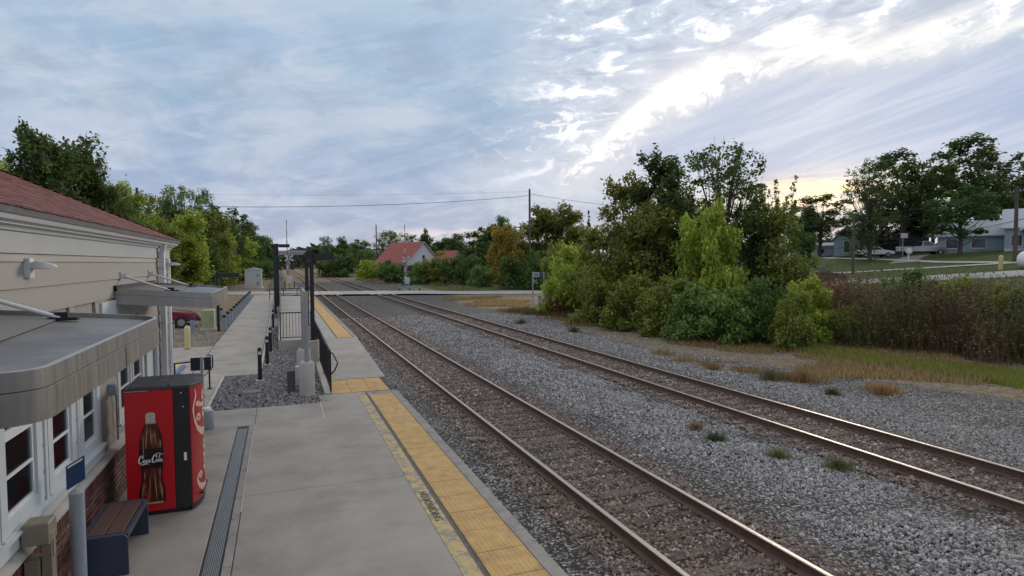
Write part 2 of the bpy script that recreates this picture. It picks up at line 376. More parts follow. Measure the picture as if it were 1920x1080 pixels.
def text_mesh(name, body, size, matname, extrude=.002, font_scale=1.0):
    cu = bpy.data.curves.new(name, 'FONT'); cu.body = body; cu.size = size; cu.extrude = extrude; cu.align_x = 'CENTER'; cu.align_y = 'CENTER'
    o = bpy.data.objects.new(name, cu); C.objects.link(o); dg = bpy.context.evaluated_depsgraph_get()
    me = bpy.data.meshes.new_from_object(o.evaluated_get(dg)); bpy.data.objects.remove(o); bpy.data.curves.remove(cu)
    me.materials.clear(); me.materials.append(MT[matname]); me.name = name
    return me
def sm(t): t = np.clip(t, 0, 1); return t*t*(3-2*t)
def terr(x, y):
    x = np.asarray(x, float); y = np.asarray(y, float)
    s = x-.3*(y-30)
    return -.38+4.9*sm((s-22)/62)*sm((x-22)/12)
# ================================================================== THE GROUND
def road_mask(x, y):                      # signed position across the crossing road (runs along d=(cos, -sin) of the skew)
    a = .30; px, py = x-4.3, y-76.0
    return (px*math.sin(a)+py*math.cos(a)), (px*math.cos(a)-py*math.sin(a))
def road_z(x):
    return np.where(x > 9, -.19-.14*sm((x-13)/10), -.19+.07*sm((3-x)/5))
def ground_z(x, y):
    x = np.asarray(x, float); y = np.asarray(y, float)
    left = -.10
    z = np.where(x < 2.6, left, -.42)
    z = np.where(x > 2.7, z+.075*np.exp(-((x-8.2)/.8)**2)+.055*np.exp(-((x-13.6)/.7)**2), z)
    z = np.where(y > 60, -.12-.28*sm((x+1)/4), z)
    z = np.where((y > 92) & (x < 60), -.15-.25*sm((x+2)/4), z)
    z = np.maximum(z, terr(x, y)) if True else z
    ac, al = road_mask(x, y)
    inr = (np.abs(ac) < 5.5) & (y > 45)
    return np.where(inr & (x < 32), np.minimum(z, road_z(x)-.05), z)
def axis(segs):
    o = []
    for a, b, st in segs: o += list(np.arange(a, b, st))
    return np.array(o+[segs[-1][1]])
gx_ = axis([(-2500, -400, 300), (-400, -60, 40), (-60, -6, 3), (-6, 2.55, .9), (2.55, 2.66, .05), (2.66, 13.5, .3), (13.5, 30, .7), (30, 110, 2), (110, 400, 30), (400, 3000, 300)])
gy_ = axis([(-300, -20, 40), (-20, 0, 5), (0, 60, 1.5), (60, 95, .6), (95, 140, 3), (140, 600, 30), (600, 3500, 300)])
GX, GY = np.meshgrid(gx_, gy_); GZ = ground_z(GX, GY)
nx, ny = len(gx_), len(gy_)
vv = np.stack([GX, GY, GZ], -1).reshape(-1, 3)
ii = (np.arange(ny-1)[:, None]*nx+np.arange(nx-1)[None]).ravel()
ff = np.stack([ii, ii+1, ii+nx+1, ii+nx], 1)
# zone colour: r = stone, g = green lawn, b = dry dirt / dead grass
def zones(x, y):
    edge = 15.6+1.2*np.sin(y*.21)-.10*np.clip(y-12, -8, 20)+np.where(y > 30, .05*(y-30), 0)
    st = 1-sm((x-edge)/3.0)
    st = st*(x > 2.5)*(1-sm((y-95)/40)*.6)
    green = sm((x-26)/6)*sm((y-5)/10)+sm((x-17)/5)*sm((y-72)/6)*sm((120-y)/15)
    green = np.clip(green, 0, 1)*(1-st)
    bed = ((x > -2.2) & (x < 1.2) & (y > 15))*.9
    return np.clip(st+bed, 0, 1), green
zr, zg = zones(GX.ravel(), GY.ravel())
gxr = GX.ravel(); rust = np.maximum(np.exp(-((gxr-5.0)/1.35)**4), .85*np.exp(-((gxr-10.9)/1.35)**4))
zc = np.stack([zr, zg, rust], 1)
def groundmat():
    m = bpy.data.materials.new('ground'); m.use_nodes = True; t = m.node_tree; nd, ln = t.nodes, t.links; b = nd['Principled BSDF']
    b.inputs['Roughness'].default_value = .95; b.inputs['Specular IOR Level'].default_value = .2
    pos = nd.new('ShaderNodeNewGeometry').outputs['Position']
    def noise(s, d=6, r=.6):
        n = nd.new('ShaderNodeTexNoise'); ln.new(pos, n.inputs['Vector']); n.inputs['Scale'].default_value = s; n.inputs['Detail'].default_value = d; n.inputs['Roughness'].default_value = r; return n.outputs['Fac']
    def ramp(f, els):
        r = nd.new('ShaderNodeValToRGB'); ln.new(f, r.inputs[0]); c = r.color_ramp
        c.elements[0].position, c.elements[0].color = els[0][0], (*els[0][1], 1); c.elements[1].position, c.elements[1].color = els[-1][0], (*els[-1][1], 1)
        for p, col in els[1:-1]: e = c.elements.new(p); e.color = (*col, 1)
        return r.outputs[0]
    def mixc(f, a, c):
        n = nd.new('ShaderNodeMix'); n.data_type = 'RGBA'; ln.new(f, n.inputs[0]); ln.new(a, n.inputs[6]); ln.new(c, n.inputs[7]); return n.outputs[2]
    def step(f, a, c):
        n = nd.new('ShaderNodeMapRange'); n.interpolation_type = 'SMOOTHSTEP'; ln.new(f, n.inputs[0]); n.inputs[1].default_value = a; n.inputs[2].default_value = c; return n.outputs[0]
    def math_(op, a, c):
        n = nd.new('ShaderNodeMath'); n.operation = op
        for x, s in ((a, n.inputs[0]), (c, n.inputs[1])):
            if isinstance(x, (int, float)): s.default_value = x
            else: ln.new(x, s)
        return n.outputs[0]
    at = nd.new('ShaderNodeAttribute'); at.attribute_name = 'tint'; sp = nd.new('ShaderNodeSeparateColor'); ln.new(at.outputs['Color'], sp.inputs[0])
    vo = nd.new('ShaderNodeTexVoronoi'); ln.new(pos, vo.inputs['Vector']); vo.inputs['Scale'].default_value = 19
    sv = nd.new('ShaderNodeSeparateColor'); ln.new(vo.outputs['Color'], sv.inputs[0])
    stone = ramp(sv.outputs[0], [(0, (.06, .058, .062)), (.35, (.13, .125, .13)), (.7, (.22, .215, .22)), (.93, (.34, .33, .32)), (1, (.45, .43, .41))])
    gap = step(vo.outputs['Distance'], .62, .35)
    dk = nd.new('ShaderNodeRGB'); dk.outputs[0].default_value = (.045, .040, .036, 1)
    stone = mixc(gap, dk.outputs[0], stone)
    vmr = nd.new('ShaderNodeVectorMath'); vmr.operation = 'MULTIPLY'; ln.new(stone, vmr.inputs[0]); vmr.inputs[1].default_value = (.90, .66, .54)
    stone = mixc(sp.outputs[2], stone, vmr.outputs[0])
    dirt = ramp(noise(3, 9, .7), [(.3, (.12, .09, .06)), (.45, (.22, .165, .11)), (.58, (.34, .25, .14)), (.72, (.20, .165, .10))])
    spk = step(sv.outputs[1], .45, .75)
    dirt = mixc(math_('MULTIPLY', spk, .75), dirt, stone)
    grass = ramp(noise(1.2, 9, .75), [(.3, (.045, .06, .02)), (.5, (.07, .095, .03)), (.7, (.11, .12, .045))])
    n0 = noise(.8, 8, .7)
    f1 = step(math_('ADD', sp.outputs[0], math_('MULTIPLY', math_('SUBTRACT', n0, .5), 1.1)), .35, .65)
    f2 = step(math_('ADD', sp.outputs[1], math_('MULTIPLY', math_('SUBTRACT', n0, .5), .9)), .4, .6)
    c = mixc(f1, mixc(f2, dirt, grass), stone)
    ln.new(c, b.inputs['Base Color'])
    bn = nd.new('ShaderNodeBump'); bn.inputs['Distance'].default_value = .03; bn.inputs['Strength'].default_value = .9
    ln.new(math_('SUBTRACT', noise(25, 4), vo.outputs['Distance']), bn.inputs['Height']); ln.new(bn.outputs[0], b.inputs['Normal'])
    return m
MT['ground'] = groundmat()
g = inst('ground', npmesh('ground', vv, ff, 'ground', zc)); g['kind'] = 'structure'
for p in g.data.polygons: pass

# the road over the tracks: a sheet that follows the crossing, then the ground
rx = np.array(list(np.arange(-70, 60, 1.5))); rw = np.linspace(-3.9, 3.9, 5)
RV = []
for s_ in rx:
    for c_ in rw:
        a = .30; x = 4.3+s_*math.cos(a)+c_*math.sin(a); y = 76+c_*math.cos(a)-s_*math.sin(a)
        z = float(road_z(np.array(x))) if x < 28 else max(float(road_z(np.array(x))), float(terr(x, y))+.03)
        RV.append((x, y, max(z, float(terr(x, y))+.03) if x > 22 else z))
RV = np.array(RV); n_ = len(rw); i0 = (np.arange(len(rx)-1)[:, None]*n_+np.arange(n_-1)[None]).ravel()
o = inst('road', npmesh('road', RV, np.stack([i0, i0+1, i0+n_+1, i0+n_], 1), 'road')); o['kind'] = 'structure'
# ------------------------------------------------------------------ platform slabs, kerbs
def slab(x0, y0, x1, y1, z=0, name='slab', matn='concrete', th=.25, gap=.004, b=.008):
    return MB().cbox(x0+gap, y0+gap, z-th, x1-gap, y1-gap, z, b)
plat = thing('platform', None, None, (0, 0, 0)); plat['kind'] = 'structure'
for k in ('label', 'category'):
    if k in plat: del plat[k]
for (x0, y0, x1, y1) in [(-.58, 1, 1.78, 5.4), (-.58, 5.4, 1.78, 9.6), (-.58, 9.6, 1.78, 13.8), (-.58, 13.8, .83, 15.45), (-1.7, 13.8, -.58, 15.45), (.83, 13.8, 1.78, 16.3),
                         (-2.3, 13.8, -1.7, 15.45), (-2.28, 1, -.90, 5.5), (-2.28, 5.5, -.90, 9.75), (-2.28, 9.75, -.90, 13.8)]:
    part('slab', slab(x0, y0, x1, y1), 'concrete', plat)
for k in range(4): part('drain_surround', slab(-.69, 1+k*3.2, -.58, 1+(k+1)*3.2 if k < 3 else 13.8), 'concrete_old', plat)
# yellow band, groove and outer kerb beside the tactile strip
mb = MB(); mb.box(1.78, 1, -.25, 1.985, 16.3, -.004); part('warning_band', mb, 'old_yellow', plat)
mb = MB(); mb.box(1.99, 1, -.25, 2.046, 16.3, -.010); part('expansion_joint', mb, 'groove', plat)
y = 1.0
while y < 16: part('kerb', slab(2.655, y, 2.84, min(y+3.05, 18.25), th=.5), 'concrete_old', plat); y += 3.05
mb = MB(); mb.box(2.05, 1, -.25, 2.65, 16.0, -.014); mb.box(1.17, 16.3, -.25, 2.655, 18.2, -.014); mb.box(1.98, 16.0, -.25, 2.655, 16.3, -.014); part('tactile_bed', mb, 'concrete_old', plat)
mb = MB(); mb.box(-.60, 13.785, .001, .83, 13.803, .004); mb.box(.822, 13.81, .001, .84, 15.45, .004); mb.box(-.585, 9.0, .001, -.572, 13.8, .004); part('caulk_line', mb, 'caulk', plat)
# lettering stencilled on the worn yellow band
me = text_mesh('lettering', 'NO BOARDING', .135, 'ink', .001)
inst('lettering', me, plat, (1.875, 8.28, .001), (0, 0, -math.pi/2), (1.15, 1.15, 1))
# tactile panels with truncated domes
def tactile_mesh(w, l, name):
    mb = MB(); mb.cbox(.004, .004, -.012, w-.004, l-.004, .003, .003)
    nxx, nyy = int(round(w/.061)), int(round(l/.061))
    for i in range(nxx):
        for j in range(nyy):
            cx, cy = (i+.5)*w/nxx, (j+.5)*l/nyy
            v = [(cx+r*math.cos(t), cy+r*math.sin(t), z) for r, z in ((.0135, .003), (.008, .008)) for t in [math.pi*q/3 for q in range(6)]]
            mb.add(v, [(q, (q+1) % 6, 6+(q+1) % 6, 6+q) for q in range(6)]+[tuple(range(6, 12))])
    return mb.mesh(name, 'tactile')
tm = tactile_mesh(.60, .605, 'tactile_panel')
for k in range(24):
    if 1.2+k*.61 < 15.9: inst('tactile_panel', tm, plat, (2.05, 1.2+k*.61, random.uniform(-.001, .001)))
tm2 = tactile_mesh(.49, .61, 'tactile_panel_cross')
for i in range(3):
    for j in range(3): inst('tactile_panel', tm2, plat, (1.18+i*.49, 16.33+j*.62, 0))

# raised far platform with its ramp
rp = thing('raised_platform', None, None, (0, 0, 0)); rp['kind'] = 'structure'
y = 18.25; k = 0
RZ = lambda y: .35*min(1, max(0, (y-18.4)/7.0))
while y < 25.4:
    y2 = min(y+1.75, 25.5); v = []
    for (X, Y_) in ((1.15, y+.006), (2.84, y+.006), (2.84, y2-.006), (1.15, y2-.006)): v += [(X, Y_, -.5), (X, Y_, RZ(Y_))]
    mb = MB().add(v, [(0, 2, 4, 6), (1, 7, 5, 3), (0, 1, 3, 2), (2, 3, 5, 4), (4, 5, 7, 6), (6, 7, 1, 0)]); part('ramp_slab', mb, 'concrete', rp); y = y2
v = []
for (X, Y_) in ((1.0, 16.35), (1.145, 16.35), (1.145, 25.45), (1.0, 25.45)): v += [(X, Y_, -.3), (X, Y_, RZ(Y_)+.03)]
part('ramp_curb', MB().add(v, [(0, 2, 4, 6), (1, 7, 5, 3), (0, 1, 3, 2), (2, 3, 5, 4), (4, 5, 7, 6), (6, 7, 1, 0)]), 'concrete_pale', rp)
y = 25.5
while y < 60: part('slab', slab(0, y, 2.05, min(y+3.4, 59.8), .35, th=.5), 'concrete', rp); part('kerb', slab(2.72, y, 2.88, min(y+3.4, 59.8), .35, th=.8), 'concrete_old', rp); y += 3.43
part('retaining_wall', MB().cbox(-.14, 25.38, -.3, -.004, 59.8, .37, .01).cbox(-.14, 25.36, -.3, 1.14, 25.49, .37, .01), 'concrete_pale', rp)
part('tactile_bed', MB().box(2.05, 25.5, .1, 2.72, 59.8, .338), 'groove', rp)
for k in range(56): inst('tactile_panel', tm, rp, (2.09, 25.6+k*.61, .352))
# walkway and plaza on the left
wk = thing('walkway', None, None, (0, 0, 0)); wk['kind'] = 'structure'
for (x0, y0, x1, y1) in [(-1.72-1.6, 15.47, -1.72, 18.2), (-3.32, 18.2, -1.72, 20.2), (-5.2, 15.47, -3.34, 18.2), (-5.2, 18.2, -3.34, 20.2), (-2.62, 20.2, -.72, 22.6), (-2.62, 22.6, -.72, 25.1), (-2.62, 25.1, -.72, 27.7),
                         (-5.2, 20.2, -2.64, 22.6), (-5.2, 22.6, -2.64, 25.1), (-5.2, 25.1, -2.64, 27.7)]:
    part('slab', slab(x0, y0, x1, y1, -.004), 'concrete', wk)
y = 27.7
while y < 68: part('slab', slab(-2.62, y, -.72, y+3.3, -.004), 'concrete', wk); y += 3.3
part('ramp_curb', MB().cbox(-3.1, 17.2, 0, -2.98, 22.5, .05, .01), 'paint_blue', wk)
v = MB().box(-3.9, 21.2, -.002, -3.2, 23.4, .001); part('warning_pad', v, 'paint_yellow', wk)
part('bed_edging', MB().cbox(-.70, 20.2, -.25, -.62, 60, .012, .006).cbox(-1.715, 15.46, -.25, -1.64, 20.18, .01, .006), 'concrete_pale', wk)

# ------------------------------------------------------------------ drain
dr = thing('trench_drain', 'long steel grating drain set in the platform beside the vending machine', 'drain', (-.79, 7, 0))
part('channel', MB().box(-.895, 1, -.2, -.69, 13.75, -.08).box(-.895, 1, -.08, -.875, 13.75, -.003).box(-.71, 1, -.08, -.692, 13.75, -.003), 'black_metal', dr)
gm = MB()
for i in range(9): gm.box(-.0815+i*.0195, 0, -.02, -.0745+i*.0195, .49, 0)
for j in range(16): gm.box(-.082, j*.0325-.003, -.02, .082, j*.0325+.003, -.002)
gme = gm.mesh('grate', 'galv')
for k in range(25): inst('grate', gme, dr, (-.002, 1.1+k*.5-7, -.004))

# ================================================================== TRACKS
def rail_profile(x): # outline of one rail, top at 0
    return [(x-.07, -.172), (x+.07, -.172), (x+.07, -.16), (x+.012, -.135), (x+.010, -.045), (x+.036, -.032), (x+.037, -.008), (x+.026, 0), (x-.026, 0), (x-.037, -.008), (x-.036, -.032), (x-.010, -.045), (x-.012, -.135), (x-.07, -.16)]
def tie_mesh(name, seed):
    r = random.Random(seed); mb = MB(); ns = 9; v = []
    for i in range(ns):
        x = -1.3+2.6*i/(ns-1); dz = r.uniform(-.008, .008); dy = r.uniform(-.006, .006)
        v += [(x, -.115+dy, -.16), (x, .115+dy, -.16), (x, .115+dy, -.012+dz), (x, .104+dy, dz+r.uniform(-.004, .003)), (x, -.104+dy, dz+r.uniform(-.004, .003)), (x, -.115+dy, -.012+dz)]
    f = [(i*6+k, i*6+(k+1) % 6, (i+1)*6+(k+1) % 6, (i+1)*6+k) for i in range(ns-1) for k in range(6)]+[tuple(range(6))[::-1], tuple(range((ns-1)*6, ns*6))]
    return mb.add(v, f).mesh(name, 'tie')
ties = [tie_mesh('tie', s) for s in range(6)]
def track(x0, label, ystart):
    t = thing('railway_track', label, 'railway track', (x0+.755, 30, -.4))
    for x in (x0, x0+1.51):
        pr = rail_profile(x); mb = MB(); mb.prism([(a, -.2+b) for a, b in pr], 'y', -6, 420, mi=0)
        n = len(pr); o_ = part('rail', mb, ['rail_side', 'rail_head'], t)
        for p in o_.data.polygons:
            if p.normal.z > .5 and p.center.z > .1: p.material_index = 1
            if abs(p.normal.x) > .6 and p.center.z > .175: p.material_index = 0
    y = ystart; k = 0
    while y < 66.5:
        o_ = inst('tie', ties[(k*7) % 6], t, (random.uniform(-.04, .04), y-30, .038+random.uniform(-.010, .006)), (0, 0, random.uniform(-.02, .02)+(math.pi if k % 2 else 0))); y += .52; k += 1
    mb = MB()
    for k in range(230): mb.box(x0+.755-1.3, 84+k*.52, -.5, x0+.755+1.3, 84.22+k*.52, -.385)
    part('distant_ties', mb, 'tie', t, kind='stuff')
    mb = MB(); y = ystart
    while y < 40:
        for x in (x0, x0+1.51):
            mb.box(x-.17, y-.09, -.385, x+.17, y+.09, -.368)
            for sx in (-.11, .11):
                for sy in (-.05, .06): mb.box(x+sx-.011, y+sy-.011, -.368, x+sx+.011, y+sy+.011, -.345)
        y += .52
    part('tie_plates', mb, 'plate', t, kind='stuff')
    return t
track(4.26, 'main railway track with polished rails running closest to the platform', .2)
track(10.13, 'second railway track farther from the platform, parallel to the near one', 3.0)
# crossing panels of concrete between the rails
cp = thing('crossing_panels', None, None, (8, 76, -.2)); cp['kind'] = 'structure'
for x0 in (4.26, 10.13):
    for (a, b) in ((x0-.75, x0-.09), (x0+.1, x0+.72), (x0+.76, x0+1.41), (x0+1.6, x0+2.25)):
        for k in range(3):
            yc = 76-(a+b)/2*.309+4.3*.309
            part('panel', slab(a, yc-4.1+k*2.73, b, yc-4.1+(k+1)*2.73, -.182, th=.1), 'concrete_pale', cp)

# ================================================================== BALLAST STONES (real stones, instanced)
def frust(x, y, z, mrg=.14):
    p = np.stack([x, y, z-CAMZ], -1); wv = p@np.array(fw)
    u = p@np.array(r2)/wv; v = p@np.array(u2)/wv
    return (wv > 0) & (np.abs(u) < 960/1150*(1+mrg)+.02) & (v > -540/1150-.10)
def stone_field(name, pos, size, col, label=None):
    n = len(pos)
    me = bpy.data.meshes.new(name); me.vertices.add(n); me.vertices.foreach_set('co', pos.astype(np.float32).ravel())
    a = me.attributes.new('size', 'FLOAT_VECTOR', 'POINT'); a.data.foreach_set('vector', size.astype(np.float32).ravel())
    a = me.attributes.new('rot', 'FLOAT_VECTOR', 'POINT'); a.data.foreach_set('vector', rng.uniform(-3.14, 3.14, (n, 3)).astype(np.float32).ravel())
    a = me.attributes.new('tint', 'FLOAT_COLOR', 'POINT'); a.data.foreach_set('color', np.concatenate([col, np.ones((n, 1))], 1).astype(np.float32).ravel())
    o = inst(name, me); o['kind'] = 'stuff'
    ng = bpy.data.node_groups.get('scatter_stones')
    if ng is None:
        ng = bpy.data.node_groups.new('scatter_stones', 'GeometryNodeTree')
        ng.interface.new_socket('Geometry', in_out='INPUT', socket_type='NodeSocketGeometry'); ng.interface.new_socket('Geometry', in_out='OUTPUT', socket_type='NodeSocketGeometry')
        nd, ln = ng.nodes, ng.links
        gi = nd.new('NodeGroupInput'); go = nd.new('NodeGroupOutput'); jn = nd.new('GeometryNodeJoinGeometry')
        for k in range(7):
            ic = nd.new('GeometryNodeMeshIcoSphere'); ic.inputs['Radius'].default_value = .5; ic.inputs['Subdivisions'].default_value = 2 if k < 5 else 1
            ps = nd.new('GeometryNodeInputPosition'); nz = nd.new('ShaderNodeTexNoise'); nz.noise_dimensions = '4D'; nz.inputs['W'].default_value = k*3.7; nz.inputs['Scale'].default_value = 1.9; nz.inputs['Detail'].default_value = 1
            ln.new(ps.outputs[0], nz.inputs['Vector'])
            vo = nd.new('ShaderNodeTexVoronoi'); vo.voronoi_dimensions = '4D'; vo.inputs['W'].default_value = k*5.1; vo.inputs['Scale'].default_value = 1.5; ln.new(ps.outputs[0], vo.inputs['Vector'])
            sb = nd.new('ShaderNodeVectorMath'); sb.operation = 'SUBTRACT'; ln.new(nz.outputs['Color'], sb.inputs[0]); sb.inputs[1].default_value = (.5, .5, .5)
            scv = nd.new('ShaderNodeVectorMath'); scv.operation = 'SCALE'; ln.new(sb.outputs[0], scv.inputs[0]); scv.inputs['Scale'].default_value = .75
            sp_ = nd.new('GeometryNodeSetPosition'); ln.new(ic.outputs['Mesh'], sp_.inputs['Geometry']); ln.new(scv.outputs[0], sp_.inputs['Offset'])
            smt = nd.new('GeometryNodeSetMaterial'); smt.inputs['Material'].default_value = MT['stone_inst']; ln.new(sp_.outputs[0], smt.inputs[0])
            sh = nd.new('GeometryNodeSetShadeSmooth'); sh.inputs['Shade Smooth'].default_value = False; ln.new(smt.outputs[0], sh.inputs[0])
            gti = nd.new('GeometryNodeGeometryToInstance'); ln.new(sh.outputs[0], gti.inputs[0]); ln.new(gti.outputs[0], jn.inputs[0])
        iop = nd.new('GeometryNodeInstanceOnPoints'); iop.inputs['Pick Instance'].default_value = True
        ln.new(jn.outputs[0], iop.inputs['Instance'])
        mp = nd.new('GeometryNodeMeshToPoints'); ln.new(gi.outputs[0], mp.inputs[0]); ln.new(mp.outputs[0], iop.inputs['Points'])
        ri = nd.new('FunctionNodeRandomValue'); ri.data_type = 'INT'; ri.inputs['Max'].default_value = 6
        for s in ri.inputs:
            if s.name == 'Max' and s.type == 'INT': s.default_value = 6
        ln.new([s for s in ri.outputs if s.type == 'INT'][0], iop.inputs['Instance Index'])
        for an, inp in (('size', 'Scale'), ('rot', 'Rotation')):
            na = nd.new('GeometryNodeInputNamedAttribute'); na.data_type = 'FLOAT_VECTOR'; na.inputs['Name'].default_value = an
            if inp == 'Rotation':
                er = nd.new('FunctionNodeEulerToRotation'); ln.new(na.outputs[0], er.inputs[0]); ln.new(er.outputs[0], iop.inputs[inp])
            else: ln.new(na.outputs[0], iop.inputs[inp])
        ln.new(iop.outputs[0], go.inputs[0])
    md = o.modifiers.new('stones', 'NODES'); md.node_group = ng
    return o
def lump(x, y, s, seed):     # cheap smooth value noise
    r = np.random.default_rng(seed); out = np.zeros_like(x)
    for k in range(5):
        a, b, c = r.uniform(-1, 1, 2)*s*(1+k*.7), r.uniform(0, 6.28), 1/(1+k*.5)
        out += c*np.sin(a[0]*x+a[1]*y+b)
    return out/2.2
def ballast():
    P, S, K = [], [], []
    for (x0, x1, y0, y1, dens, s0, s1) in [(2.86, 19, 3.0, 9.5, 820, .026, .056), (2.86, 19, 9.5, 15, 640, .030, .060), (2.86, 21, 15, 25, 330, .04, .072), (2.86, 21, 25, 42, 150, .05, .09)]:
        n = int((x1-x0)*(y1-y0)*dens); x = rng.uniform(x0, x1, n); y = rng.uniform(y0, y1, n)
        k = frust(x, y, np.full(n, -.38)); x, y = x[k], y[k]
        st, _ = zones(x, y); dens_ok = rng.uniform(0, 1, len(x)) < np.clip(st*1.15, .38, 1); x, y = x[dens_ok], y[dens_ok]
        # shoulder: stones on ties are rare; ties stick out most near the camera
        keep = np.ones(len(x), bool); z = np.full(len(x), -.408)
        for tx, ys in ((4.26, .2), (10.13, 3.0)):
            on = (x > tx-.60) & (x < tx+2.1); ph = (y-ys+.26) % .52-.26
            tid = np.floor((y-ys+.26)/.52); tr_ = .35*np.sin(tid*12.9898)**2; cover = np.clip((y-11)/16, .10, .85)+tr_*.8 if tx < 5 else np.clip((y-12)/22, .10, .6)+tr_
            cover = np.where((x < tx-.1) | (x > tx+1.6), np.maximum(cover, .72), cover)
            keep &= ~(on & (np.abs(ph) < .118) & (rng.uniform(0, 1, len(x)) > cover))
            z = np.where(on & (np.abs(ph) < .125), -.362, z)
            keep &= ~((np.abs(x-tx) < .085) | (np.abs(x-tx-1.51) < .085))
            z = np.where(on & (np.abs(ph) >= .125), z+.008+.012*cover, z)
        z = z+.022*lump(x, y, 2.2, 5)*(np.abs(x-8.6) < 1.6)+.010*lump(x, y, 2.2, 5)+rng.uniform(-.012, .016, len(x))
        z = z+.07*np.exp(-((x-8.2)/.8)**2)+.05*np.exp(-((x-13.6)/.7)**2)
        x, y, z = x[keep], y[keep], z[keep]; n = len(x)
        s = rng.uniform(s0, s1, n)*1.06*np.where(rng.uniform(0, 1, n) < .06, 1.5, 1)
        sc = np.stack([s*rng.uniform(.8, 1.3, n), s*rng.uniform(.7, 1.1, n), s*rng.uniform(.5, .9, n)], 1)
        g_ = rng.beta(2.0, 2.6, n)
        t1 = (x > 3.5) & (x < 6.6); t2 = (x > 9.5) & (x < 12.4)
        grey = .11+.37*g_**1.2
        tint = np.stack([grey*1.02, grey*.99, grey*1.01], 1)
        warm = np.clip(.25+.6*lump(x, y, .8, 9), 0, 1)[:, None]*.6
        tint = tint*(1-warm)+np.stack([grey*1.10, grey*.98, grey*.88], 1)*warm
        brown = np.where(t1, np.clip(.85+.3*lump(x, y, 1.3, 3), .5, 1), np.where(t2, .85, 0))[:, None]
        tint = tint*(1-brown)+np.stack([grey*.88, grey*.66, grey*.55], 1)*brown
        white = (rng.uniform(0, 1, n) < np.where((x > 7) & (x < 9.3) & (y < 22), .16, .035))[:, None]
        tint = np.where(white, np.array([[.50, .49, .48]])*rng.uniform(.7, 1.1, (n, 1)), tint)
        far = sm((x-15)/4)[:, None]*.7; tint = tint*(1-far)+np.array([[.24, .20, .155]])*rng.uniform(.5, 1.3, (n, 1))*far
        P.append(np.stack([x, y, z], 1)); S.append(sc); K.append(tint)
    return np.concatenate(P), np.concatenate(S), np.concatenate(K)
p_, s_, k_ = ballast(); print('ballast stones', len(p_))
stone_field('ballast_stones', p_, s_, k_)
# decorative rock bed between ramp and walkway
n = 9000; x = rng.uniform(-1.62, 1.0, n); y = rng.uniform(15.5, 27, n); k = ((x > -.6) | (y < 20.15)) & ((y < 25.2) | (x < -.15)); x, y = x[k], y[k]
x = np.concatenate([x, rng.uniform(-.6, -.16, 1500)]); y = np.concatenate([y, rng.uniform(27, 60, 1500)]); n = len(x)
s = rng.uniform(.055, .105, n); sc = np.stack([s*rng.uniform(.9, 1.5, n), s*rng.uniform(.7, 1.1, n), s*rng.uniform(.5, .8, n)], 1)
gr = (.09+.26*rng.beta(2, 3, n))[:, None]; tn = gr*np.where(rng.uniform(0, 1, (n, 1)) < .5, np.array([[1.08, .98, .95]]), np.array([[.97, .97, 1.05]]))
stone_field('decorative_rocks', np.stack([x, y, -.055+rng.uniform(-.02, .03, n)], 1), sc, tn)
# loose gravel on the left yard
n = 4000; x = rng.uniform(-6.5, -2.7, n); y = rng.uniform(27.8, 50, n); s = rng.uniform(.05, .10, n)
gr = (.16+.22*rng.beta(2, 3, n))[:, None]*np.array([[1.05, .98, .88]])
stone_field('yard_gravel', np.stack([x, y, np.full(n, -.10)], 1), np.stack([s, s, s*.5], 1), gr)
# ================================================================== STATION BUILDING (wall face at x = -2.3, corner at y = 15.3)
WX, WY0, WY1 = -2.3, 1.5, 15.3
bld = thing('station_building', 'long beige sided station building with red shingle roof and brick base at the left', 'building', (-6.9, 8.4, 0))
# core walls behind the cladding, with the window openings left free
WIN = [(5.72, .66), (6.87, .72), (8.00, .62), (9.06, .60), (10.95, .66), (11.85, .66)]
DOOR = (12.55, 13.45)
def wall_with_holes(mb, xf, xb, y0, y1, z0, z1, holes):
    ys = sorted(holes); cur = y0
    for (a, b, za, zb) in ys:
        if a > cur: mb.box(xf, cur, z0, xb, a, z1)
        if za > z0: mb.box(xf, a, z0, xb, b, za)
        if zb < z1: mb.box(xf, a, zb, xb, b, z1)
        cur = b
    if cur < y1: mb.box(xf, cur, z0, xb, y1, z1)
holes = [(c-w_/2, c+w_/2, 1.13, 2.60) for c, w_ in WIN]+[(DOOR[0], DOOR[1], 0, 2.2)]
mb = MB(); wall_with_holes(mb, WX-.03, WX-.20, WY0, WY1, -.1, 3.9, holes)
mb.box(-11.5, WY0, -.1, WX-.2, WY0+.2, 3.9); mb.box(-11.5, WY1-.2, -.1, WX-.2, WY1, 3.9); mb.box(-11.5, WY0+.2, -.1, -11.3, WY1-.2, 3.9)
part('wall', mb, 'siding', bld)
part('interior_floor', MB().box(-11.2, WY0+.3, .0, WX-.25, WY1-.3, .05), 'interior', bld)
# siding planks
zs = [3.492, 3.412, 3.16, 2.89, 2.62, 2.35, 2.08, 1.81, 1.54, 1.27, 1.0, .83]
for k in range(len(zs)-1):
    z1, z0 = zs[k], zs[k+1]; mb = MB()
    segs = []; cur = WY0
    for (a, b, za, zb) in sorted(holes):
        a2, b2 = a-.14, b+.14
        if za-.14 < z1 and zb+.12 > z0: segs.append((cur, max(cur, a2))); cur = b2
    segs.append((cur, WY1-.30))
    for a, b in segs:
        if b-a <= .02: continue
        mb = MB().add([(WX-.028, a, z0+.004), (WX-.028, b, z0+.004), (WX-.028, b, z1), (WX-.028, a, z1), (WX+.014, a, z0+.004), (WX+.014, b, z0+.004), (WX-.002, b, z1), (WX-.002, a, z1)],
                              [(0, 1, 2, 3), (7, 6, 5, 4), (0, 4, 5, 1), (3, 2, 6, 7), (0, 3, 7, 4), (1, 5, 6, 2)])
        part('siding_plank', mb, 'siding', bld)
mb = MB()
